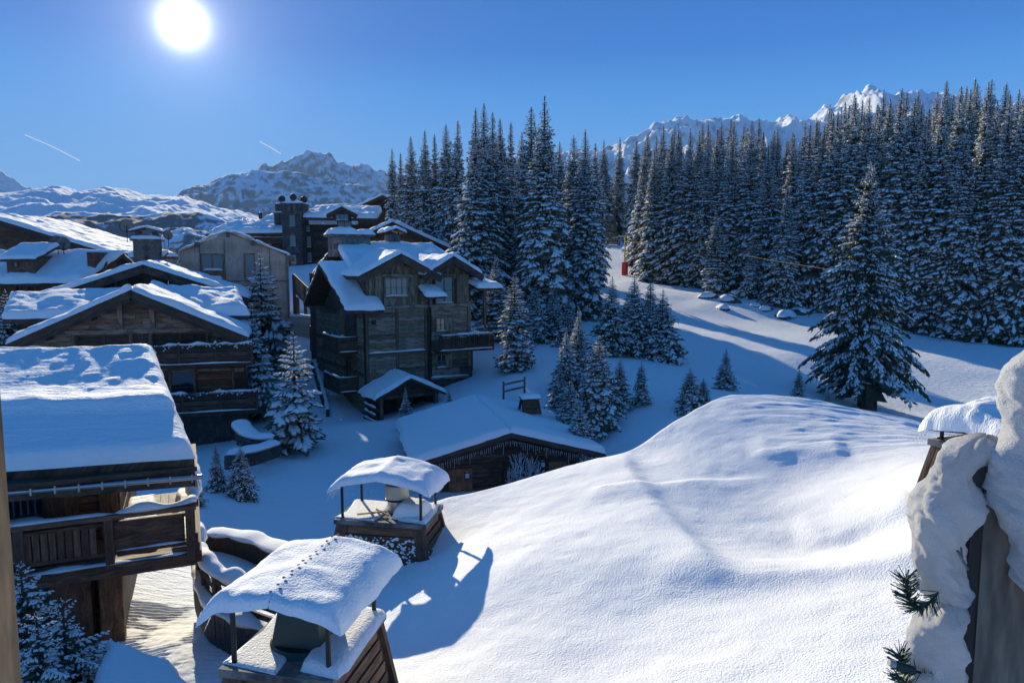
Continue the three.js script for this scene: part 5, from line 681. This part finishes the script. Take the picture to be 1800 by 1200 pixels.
// ---------------------------------------------------------------- chimneys with snow-capped hoods
function frustum(wb, db, wt, dt, h) { const c = (w, d, y) => [V(-w / 2, y, d / 2), V(w / 2, y, d / 2), V(w / 2, y, -d / 2), V(-w / 2, y, -d / 2)], b = c(wb, db, 0), t = c(wt, dt, h), pos = [], idx = [], uv = []; for (const [i, j] of [[0, 1], [1, 2], [2, 3], [3, 0]]) { const k = pos.length / 3; for (const [p, q] of [[b[i], 0], [b[j], 0], [t[j], 1], [t[i], 1]]) { pos.push(p.x, p.y, p.z); uv.push(i % 2 ? p.z : p.x, q * h); } idx.push(k, k + 1, k + 2, k, k + 2, k + 3); } return meshOf(pos, idx, uv); }
function hoodedChimney(label, FL, FR, BR, { low, hood, snow, rise = 0.1, seed, over = 0.1, sag = 0.05, spread = 1.22, posts = 0.022, tilt = 0, depth, turn = Math.atan2(FL.z - FR.z, FR.x - FL.x) }) {
  const w = FL.distanceTo(FR), d = depth ?? FR.distanceTo(BR), fwd = V(Math.sin(turn), 0, Math.cos(turn)), mid = V().addVectors(FL, FR).multiplyScalar(0.5).addScaledVector(fwd, -d / 2);
  const g = thing('roof_chimney', label, 'chimney', V(mid.x, mid.y - low, mid.z), turn, 'hooded chimneys on the foreground roof');
  part('shaft', frustum(w * spread * 0.96, d * spread * 0.96, w * 0.9, d * 0.9, low - 0.06), M.dark[0], g);
  const n = Math.max(4, Math.round(low / 0.13)); for (let k = 0; k < n; k++) { const f = (k + 0.5) / n, ww = mix(w * spread, w * 0.94, f) - 0.2, dd = mix(d * spread, d * 0.94, f) - 0.2, y = f * (low - 0.08), h = (low - 0.08) / n - 0.012; bx(g, 'cladding_board', pickMat(M.brown), ww, h, 0.03, 0, y, mix(d * spread, d * 0.94, f) / 2 - 0.015); bx(g, 'cladding_board', pickMat(M.brown), 0.03, h, dd, mix(w * spread, w * 0.94, f) / 2 - 0.015, y, 0); bx(g, 'cladding_board', pickMat(M.brown), 0.03, h, dd, -mix(w * spread, w * 0.94, f) / 2 + 0.015, y, 0); }
  for (const sx of [-1, 1]) for (const sz of [-1, 1]) { const a = V(sx * w * spread / 2, 0, sz * d * spread / 2), b = V(sx * w * 0.94 / 2, low - 0.07, sz * d * 0.94 / 2), m = V().lerpVectors(a, b, 0.5), p = bx(g, 'corner_board', M.brown[2], 0.17, a.distanceTo(b), 0.06, m.x - sx * 0.06, m.y, m.z); p.quaternion.setFromUnitVectors(V(0, 1, 0), V().subVectors(b, a).normalize()); }
  bx(g, 'slab', M.concrete, w + 0.04, 0.07, d + 0.04, 0, low - 0.03, 0);
  part('slab_snow', snowSlab(V(-w * 0.5, low + 0.008, d * 0.42), V(-w * 0.06, low + 0.008, d * 0.46), V(-w * 0.1, low + 0.008, -d * 0.45), V(-w * 0.48, low + 0.008, -d * 0.45), 0.016, { seed, rough: 0.7, wob: 0.09, rim: 2 }), M.snow, g); part('slab_snow', snowSlab(V(w * 0.22, low + 0.008, d * 0.4), V(w * 0.5, low + 0.008, d * 0.45), V(w * 0.5, low + 0.008, -d * 0.48), V(w * 0.16, low + 0.008, -d * 0.48), 0.06, { seed: seed + 1, rough: 0.6, wob: 0.08, rim: 2 }), M.snow, g);
  for (const sx of [-1, 1]) for (const sz of [-1, 1]) { put(part('hood_post', new THREE.CylinderGeometry(posts, posts, hood, 8), M.black, g), sx * w * 0.44, low + hood / 2, sz * d * 0.42); bx(g, 'post_foot', M.black, 0.07, 0.02, 0.07, sx * w * 0.44, low + 0.015, sz * d * 0.42); }
  const hw = w / 2 + over, z0 = d / 2 + over * 0.7, z1 = -d / 2 - over * 0.7, y = low + hood, h = new THREE.Group(); let topOf; h.name = 'hood'; g.add(h); h.rotation.z = tilt; h.position.y = 0;
  for (const s of [-1, 1]) { const e0 = V(s * hw * 0.86, y - rise * 0.25, z0 - 0.05), e1 = V(s * hw * 0.86, y - rise * 0.25, z1 + 0.05), r0 = V(0, y + rise - 0.012, z0 - 0.05), r1 = V(0, y + rise - 0.012, z1 + 0.05), q = s < 0 ? [e1, e0, r0, r1] : [e0, e1, r1, r0]; part('hood_sheet', plate(...q, 0.012), M.black, h); }
  { // one unbroken cushion of snow over both sheets, curling over the eaves
    const nu = 64, nv = 72, pos = [], idx = [], uv = [], T = snow; topOf = (Z) => y + rise + 0.004 + T * (1 + 0.35 * fbm(seed * 3, Z * 2.2, 3) + 0.08 * fbm(seed, Z * 5, 2));
    for (const top of [1, 0]) for (let j = 0; j <= nv; j++) for (let i = 0; i <= nu; i++) {
      const ez = (q, n) => { const e = 0.07, k = 5 / n; return q < k ? q / k * e : q > 1 - k ? 1 - (1 - q) / k * e : mix(e, 1 - e, (q - k) / (1 - 2 * k)); };
      const u = ez(i / nu, nu), v = ez(j / nv, nv), X = mix(-hw - 0.03, hw + 0.03, u), Z = mix(z0 + 0.03, z1 - 0.03, v), a = Math.abs(X) / hw;
      const e = Math.min(u * 2 * hw, (1 - u) * 2 * hw, v * (z0 - z1), (1 - v) * (z0 - z1)), f = Math.sqrt(Math.max(0, 1 - (1 - clamp(e / (T * 1.05))) ** 2)), nn = fbm(X * 2.2 + seed * 3, Z * 2.2, 3), n2 = fbm(X * 5 + seed, Z * 5, 2);
      const base = y + rise - (rise * 1.4) * Math.min(1.05, a) - sag * smooth(0.72, 1.1, a) * (0.5 + (X < 0 ? 1.0 : 0.5) + nn), ed = 1 - clamp(e / (T * 1.4));
      pos.push(X + Math.sign(X) * ed * 0.03 * n2, base + 0.004 + (top ? T * f * (1 + 0.35 * nn + 0.08 * n2) : 0), Z + (v < 0.5 ? 1 : -1) * (Math.min(v, 1 - v) * (z0 - z1) < T * 1.4 ? ed * 0.05 * n2 : 0)); uv.push(X, Z);
    }
    const row = nu + 1, base = row * (nv + 1); for (let j = 0; j < nv; j++) for (let i = 0; i < nu; i++) { const A = j * row + i, B = A + 1, C = A + row, D = C + 1; idx.push(A, B, C, B, D, C, base + A, base + C, base + B, base + B, base + C, base + D); }
    part('hood_snow', meshOf(pos, idx, uv), M.snow, h);
  }
  { const r = rng(seed + 5); for (let k = 0; k < 7; k++) { const p = V(-hw - 0.02 + r() * 0.03, y - rise * 0.45 - sag * 0.9, z0 - r() * 0.4 * (z0 - z1)), l = 0.05 + r() * 0.14; put(part('icicle', new THREE.ConeGeometry(0.007, l, 6).rotateX(Math.PI), M.ice ??= new THREE.MeshPhysicalMaterial({ color: 0xffffff, roughness: 0.15, transmission: 0.8, thickness: 0.01, ior: 1.31 }), h), p.x, p.y - l / 2, p.z, 0, -0.3 - r() * 0.3); } }
  return [g, w, d, low, topOf];
}
{
  const s1 = 7.75, [c1, w1, d1, l1, t1] = hoodedChimney('largest snow-hooded chimney with bird tracks along its ridge, at the bottom edge', PY(400, 1166, s1), PY(572, 1206, s1), PY(672, 1058, s1), { low: 1.0, hood: 0.52, snow: 0.12, rise: 0.07, seed: 3, over: 0.12, sag: 0.06, turn: -11 * RAD, depth: 1.15 });
  part('fan_housing', frustum(0.46, 0.46, 0.36, 0.36, 0.32), M.greenBox = std({ color: new THREE.Color().setRGB(0.025, 0.045, 0.04), roughness: 0.45, metalness: 0.3 }), c1).position.set(0.02, l1 + 0.02, 0.05); put(part('fan_base', new THREE.CylinderGeometry(0.3, 0.34, 0.06, 20), M.greenBox, c1), 0.02, l1 + 0.03, 0.05); part('cable', tube([V(0.18, l1 + 0.03, 0.36), V(0.28, l1 + 0.02, 0.42), V(0.4, l1 + 0.03, 0.3)], 0.01, 6, 16), M.black, c1);
  for (let k = 0; k < 22; k++) { const z = d1 / 2 + 0.02 - (d1 + 0.1) * (k + 0.5) / 22; put(part('bird_track', new THREE.SphereGeometry(0.014, 8, 5), M.track ??= std({ color: new THREE.Color().setRGB(0.16, 0.17, 0.2), roughness: 0.9 }), c1), (k % 2 ? 0.02 : -0.02) + 0.015 * noise(k, 2), t1(z) - 0.003, z).scale.set(1.2, 0.45, 0.8); }
  const s2 = 7.3, [c2, w2, d2, l2] = hoodedChimney('snow-hooded chimney with a round steel flue and snow-crusted boards', PY(600, 906, s2), PY(738, 930, s2), PY(758, 870, s2), { low: 0.95, hood: 0.52, snow: 0.14, rise: 0.1, seed: 8, over: 0.07, sag: 0.08, turn: -10 * RAD, depth: 0.9 });
  put(part('flue', new THREE.CylinderGeometry(0.15, 0.15, 0.34, 24), M.steel, c2), 0.1, l2 + 0.16, -0.05); put(part('flue_band', new THREE.CylinderGeometry(0.175, 0.175, 0.2, 24), M.cream = std({ color: new THREE.Color().setRGB(0.5, 0.46, 0.38), roughness: 0.45, metalness: 0.4 }), c2), 0.1, l2 + 0.32, -0.05); put(part('flue_ring', new THREE.TorusGeometry(0.172, 0.012, 6, 28), M.black, c2), 0.1, l2 + 0.2, -0.05, 0, 0, Math.PI / 2);
  { const r = rng(14), b = buf(); for (let k = 0; k < 520; k++) { const f = r() * 0.85, ww = mix(w2 * 1.22, w2 * 0.94, f), z = mix(d2 * 1.22, d2 * 0.94, f) / 2 + 0.006, o = V((r() - 0.5) * ww, f * l2 * 0.9, z), a = 0.012 + r() * 0.02, tip = o.clone().add(V(a * 2.2, (r() - 0.5) * a, 0)); const i = b.p.length / 3; b.p.push(o.x, o.y, o.z, o.x + a, o.y + a * 0.8, o.z, tip.x, tip.y, tip.z, o.x + a, o.y - a * 0.7, o.z, o.x + a, o.y, o.z + a * 0.8); b.i.push(i, i + 4, i + 1, i + 1, i + 4, i + 2, i + 2, i + 4, i + 3, i + 3, i + 4, i); } part('snow_crust', meshOf(b.p, b.i), M.snowFar, c2).userData.kind = 'stuff'; }
  bx(c2, 'loose_stick', M.grey[1], 0.42, 0.02, 0.03, -0.2, l2 + 0.06, 0.25, 0.5); bx(c2, 'loose_stick', M.grey[0], 0.36, 0.02, 0.02, -0.05, l2 + 0.06, 0.2, -0.7); part('slab_drift', snowSlab(V(0.25, l2 + 0.01, 0.2), V(0.5, l2 + 0.01, 0.2), V(0.5, l2 + 0.01, -0.1), V(0.25, l2 + 0.01, -0.1), 0.2, { seed: 3, rim: 0.8 }), M.snow, c2);
  const s3 = 8.95; hoodedChimney('snow-hooded wooden chimney half hidden by the snowy post', PY(1636, 772, s3), PY(1775, 806, s3), PY(1806, 764, s3), { low: 0.95, hood: 0.13, snow: 0.3, rise: 0.06, seed: 17, over: 0.1, sag: 0.03 });
}
// ---------------------------------------------------------------- at the window: frame post, snowy post and fir garland
{
  const x = -0.7087 * 0.9, p = thing('window_post', 'varnished pine window post at the very edge beside the camera', 'post', V(x, 0, -0.9)); bx(p, 'jamb', M.pine, 0.1, 5, 0.06, -0.05, 11.5, 0.03); bx(p, 'rebate', M.larch, 0.1, 5, 0.05, -0.068, 11.5, 0.0);
}
function blob(path, radius, { seed = 1, rough = 0.3, n = 150, m = 48, squash = 1 } = {}) { // lumpy rope of snow
  const c = new THREE.CatmullRomCurve3(path), pos = [], idx = [], uv = [];
  for (let j = 0; j <= n; j++) { const t = j / n, p = c.getPointAt(t), r = radius(t), cap = Math.sqrt(Math.max(0.0005, 1 - (1 - clamp(Math.min(t, 1 - t) * 9)) ** 2)); for (let i = 0; i <= m; i++) { const a = (i % m) / m * 6.28319, q = [Math.cos(a), Math.sin(a)], s = p.y * 22 + seed * 7, k = 1 + rough * (fbm(q[0] * 1.3 + s, q[1] * 1.3 + s * 0.7, 3) * 1.3 + 0.25 * fbm(q[0] * 5 + s * 3, q[1] * 5 - s * 3, 3)); pos.push(p.x + q[0] * r * k * cap, p.y + 0.006 * fbm(a * 3, s * 2, 2), p.z + q[1] * r * k * cap * squash); uv.push(a * 0.9, t * c.getLength() * 14); } }
  for (let j = 0; j < n; j++) for (let i = 0; i < m; i++) { const A = j * (m + 1) + i, B = A + 1, C = A + m + 1, D = C + 1; idx.push(A, C, B, B, C, D); } return meshOf(pos, idx, uv);
}
{
  const D = 1.15, q = (px, py, d = D) => P(px, py, d), w = D / FOCAL;
  const p = thing('snowy_post', 'dark wooden balcony post plastered with thick snow on both sides', 'post', V(0.656 * D, 0, -D)); const topY = q(1722, 800).y;
  bx(p, 'panel', woodOf(0.34, 0.24, 0.17, 3, 0.6), 0.3, 1.6, 0.035, 0.15, topY - 0.8, 0); bx(p, 'panel_edge', M.dark[2], 0.018, 1.6, 0.05, -0.01, topY - 0.8, -0.01);
  const L = (v) => v.sub(p.position);
  part('snow_roll', blob([[1862, 600], [1856, 660], [1846, 740], [1842, 820], [1862, 910], [1886, 1000], [1915, 1070], [1930, 1130]].map(([a, b]) => L(q(a, b, D - 0.03))), (t) => w * (62 + 38 * Math.sin(t * 2.6) + 10 * Math.sin(t * 17)), { seed: 2, rough: 0.2, squash: 0.8 }), M.grain = new THREE.MeshPhysicalMaterial({ color: new THREE.Color().setRGB(0.92, 0.91, 0.9), roughness: 1, transmission: 0.4, thickness: 0, bumpMap: snowBump, bumpScale: 0.004 }), p);
  part('snow_roll', blob([[1735, 765], [1708, 795], [1678, 835], [1664, 890], [1650, 955], [1652, 1005], [1668, 1045], [1680, 1070]].map(([a, b]) => L(q(a, b, D + 0.01))), (t) => w * (36 + 14 * Math.sin(t * 3.4) + 6 * Math.sin(t * 15 + 1)), { seed: 5, rough: 0.34 }), M.grain, p);
  part('snow_roll', blob([[1680, 1052], [1658, 1085], [1645, 1130], [1640, 1190], [1642, 1260], [1645, 1340]].map(([a, b]) => L(q(a, b, D))), (t) => w * (34 + 26 * Math.sin(Math.min(1, t * 1.6) * 1.57) + 4 * Math.sin(t * 14)), { seed: 9, rough: 0.28 }), M.grain, p);
  part('twig', tube([L(q(1684, 968, D - 0.06)), L(q(1693, 985, D - 0.055)), L(q(1702, 1000, D - 0.03))], 0.0022, 6, 8), M.concrete, p); part('twig', tube([L(q(1692, 980, D - 0.057)), L(q(1690, 962, D - 0.06))], 0.0016, 5, 4), M.concrete, p);
}
function sprig(label, points, n, seed) { // a fir garland tip with single needles
  const c = new THREE.CatmullRomCurve3(points), r = rng(seed), g = thing('fir_garland', label, 'garland', points[0].clone(), 0, 'garland round the snowy post'), list = [], b = buf();
  part('stem', tube(points.map((p) => p.clone().sub(points[0])), 0.0022, 6, 16), M.bark, g);
  for (let k = 0; k < n; k++) { const t = r(), p = c.getPointAt(t).sub(points[0]), d = c.getTangentAt(t), a = r() * 6.28, s = V(Math.cos(a), Math.sin(a), Math.cos(a + 2)).cross(d).normalize(), v = d.clone().multiplyScalar(0.7).add(s).normalize(), l = 0.016 + r() * 0.012, tip = p.clone().addScaledVector(v, l), z = V().crossVectors(v, V(0.3, 0.5, 0.8)).normalize().multiplyScalar(0.0011), i = b.p.length / 3; b.p.push(p.x - z.x, p.y - z.y, p.z - z.z, p.x + z.x, p.y + z.y, p.z + z.z, tip.x + z.x * 0.6, tip.y + z.y * 0.6, tip.z + z.z * 0.6, tip.x - z.x * 0.6, tip.y - z.y * 0.6, tip.z - z.z * 0.6); b.i.push(i, i + 1, i + 2, i, i + 2, i + 3); }
  part('needles', meshOf(b.p, b.i), M.needlesNear, g).userData.kind = 'stuff'; return g;
}
{ const q = (px, py, d = 1.12) => P(px, py, d);
  sprig('green fir garland tip curling out of the snow on the post, upper', [q(1650, 1040), q(1632, 1062), q(1612, 1070), q(1598, 1048), q(1592, 1015)], 260, 4);
  const g = sprig('green fir garland tip with a light socket near the bottom edge', [q(1640, 1190), q(1612, 1180), q(1590, 1172), q(1582, 1150)], 240, 6); sprig('green fir garland twig at the bottom edge under the light socket', [q(1625, 1240), q(1600, 1215), q(1585, 1190)], 160, 8);
  const s = thing('string_light_socket', 'dark string-light socket with a pale tip poking from the garland', 'light socket', q(1590, 1172, 1.1)); part('socket', new THREE.CylinderGeometry(0.006, 0.006, 0.032, 10), M.greenBox, s).rotation.z = 1.25; put(part('tip', new THREE.CylinderGeometry(0.005, 0.006, 0.01, 10), M.curtain, s), -0.02, 0.006, 0, 0, 1.25); }
{ // a further roof corner below, only its snow showing
  const g = thing('lower_roof', 'low snow-covered roof corner rising into the bottom edge of the view', 'roof', V(0, 0, 0)), y = 5.2; const a = PY(120, 1330, y), b = PY(420, 1330, y), c = PY(300, 1190, y), d = PY(195, 1140, y); part('roof', plate(a, b, c, d, 0.2), M.fascia, g); part('roof_snow', snowSlab(a, b, c, d, 0.28, { seed: 6, rough: 0.1, lift: 0.01 }), M.snow, g); bx(g, 'wall', M.dark[0], 1.4, 2.4, 1.2, (a.x + b.x) / 2, 3.9, (a.z + c.z) / 2); }
scene.traverse((o) => { if (o.isMesh) { o.castShadow = true; o.receiveShadow = true; } });
renderer.render(scene, camera);
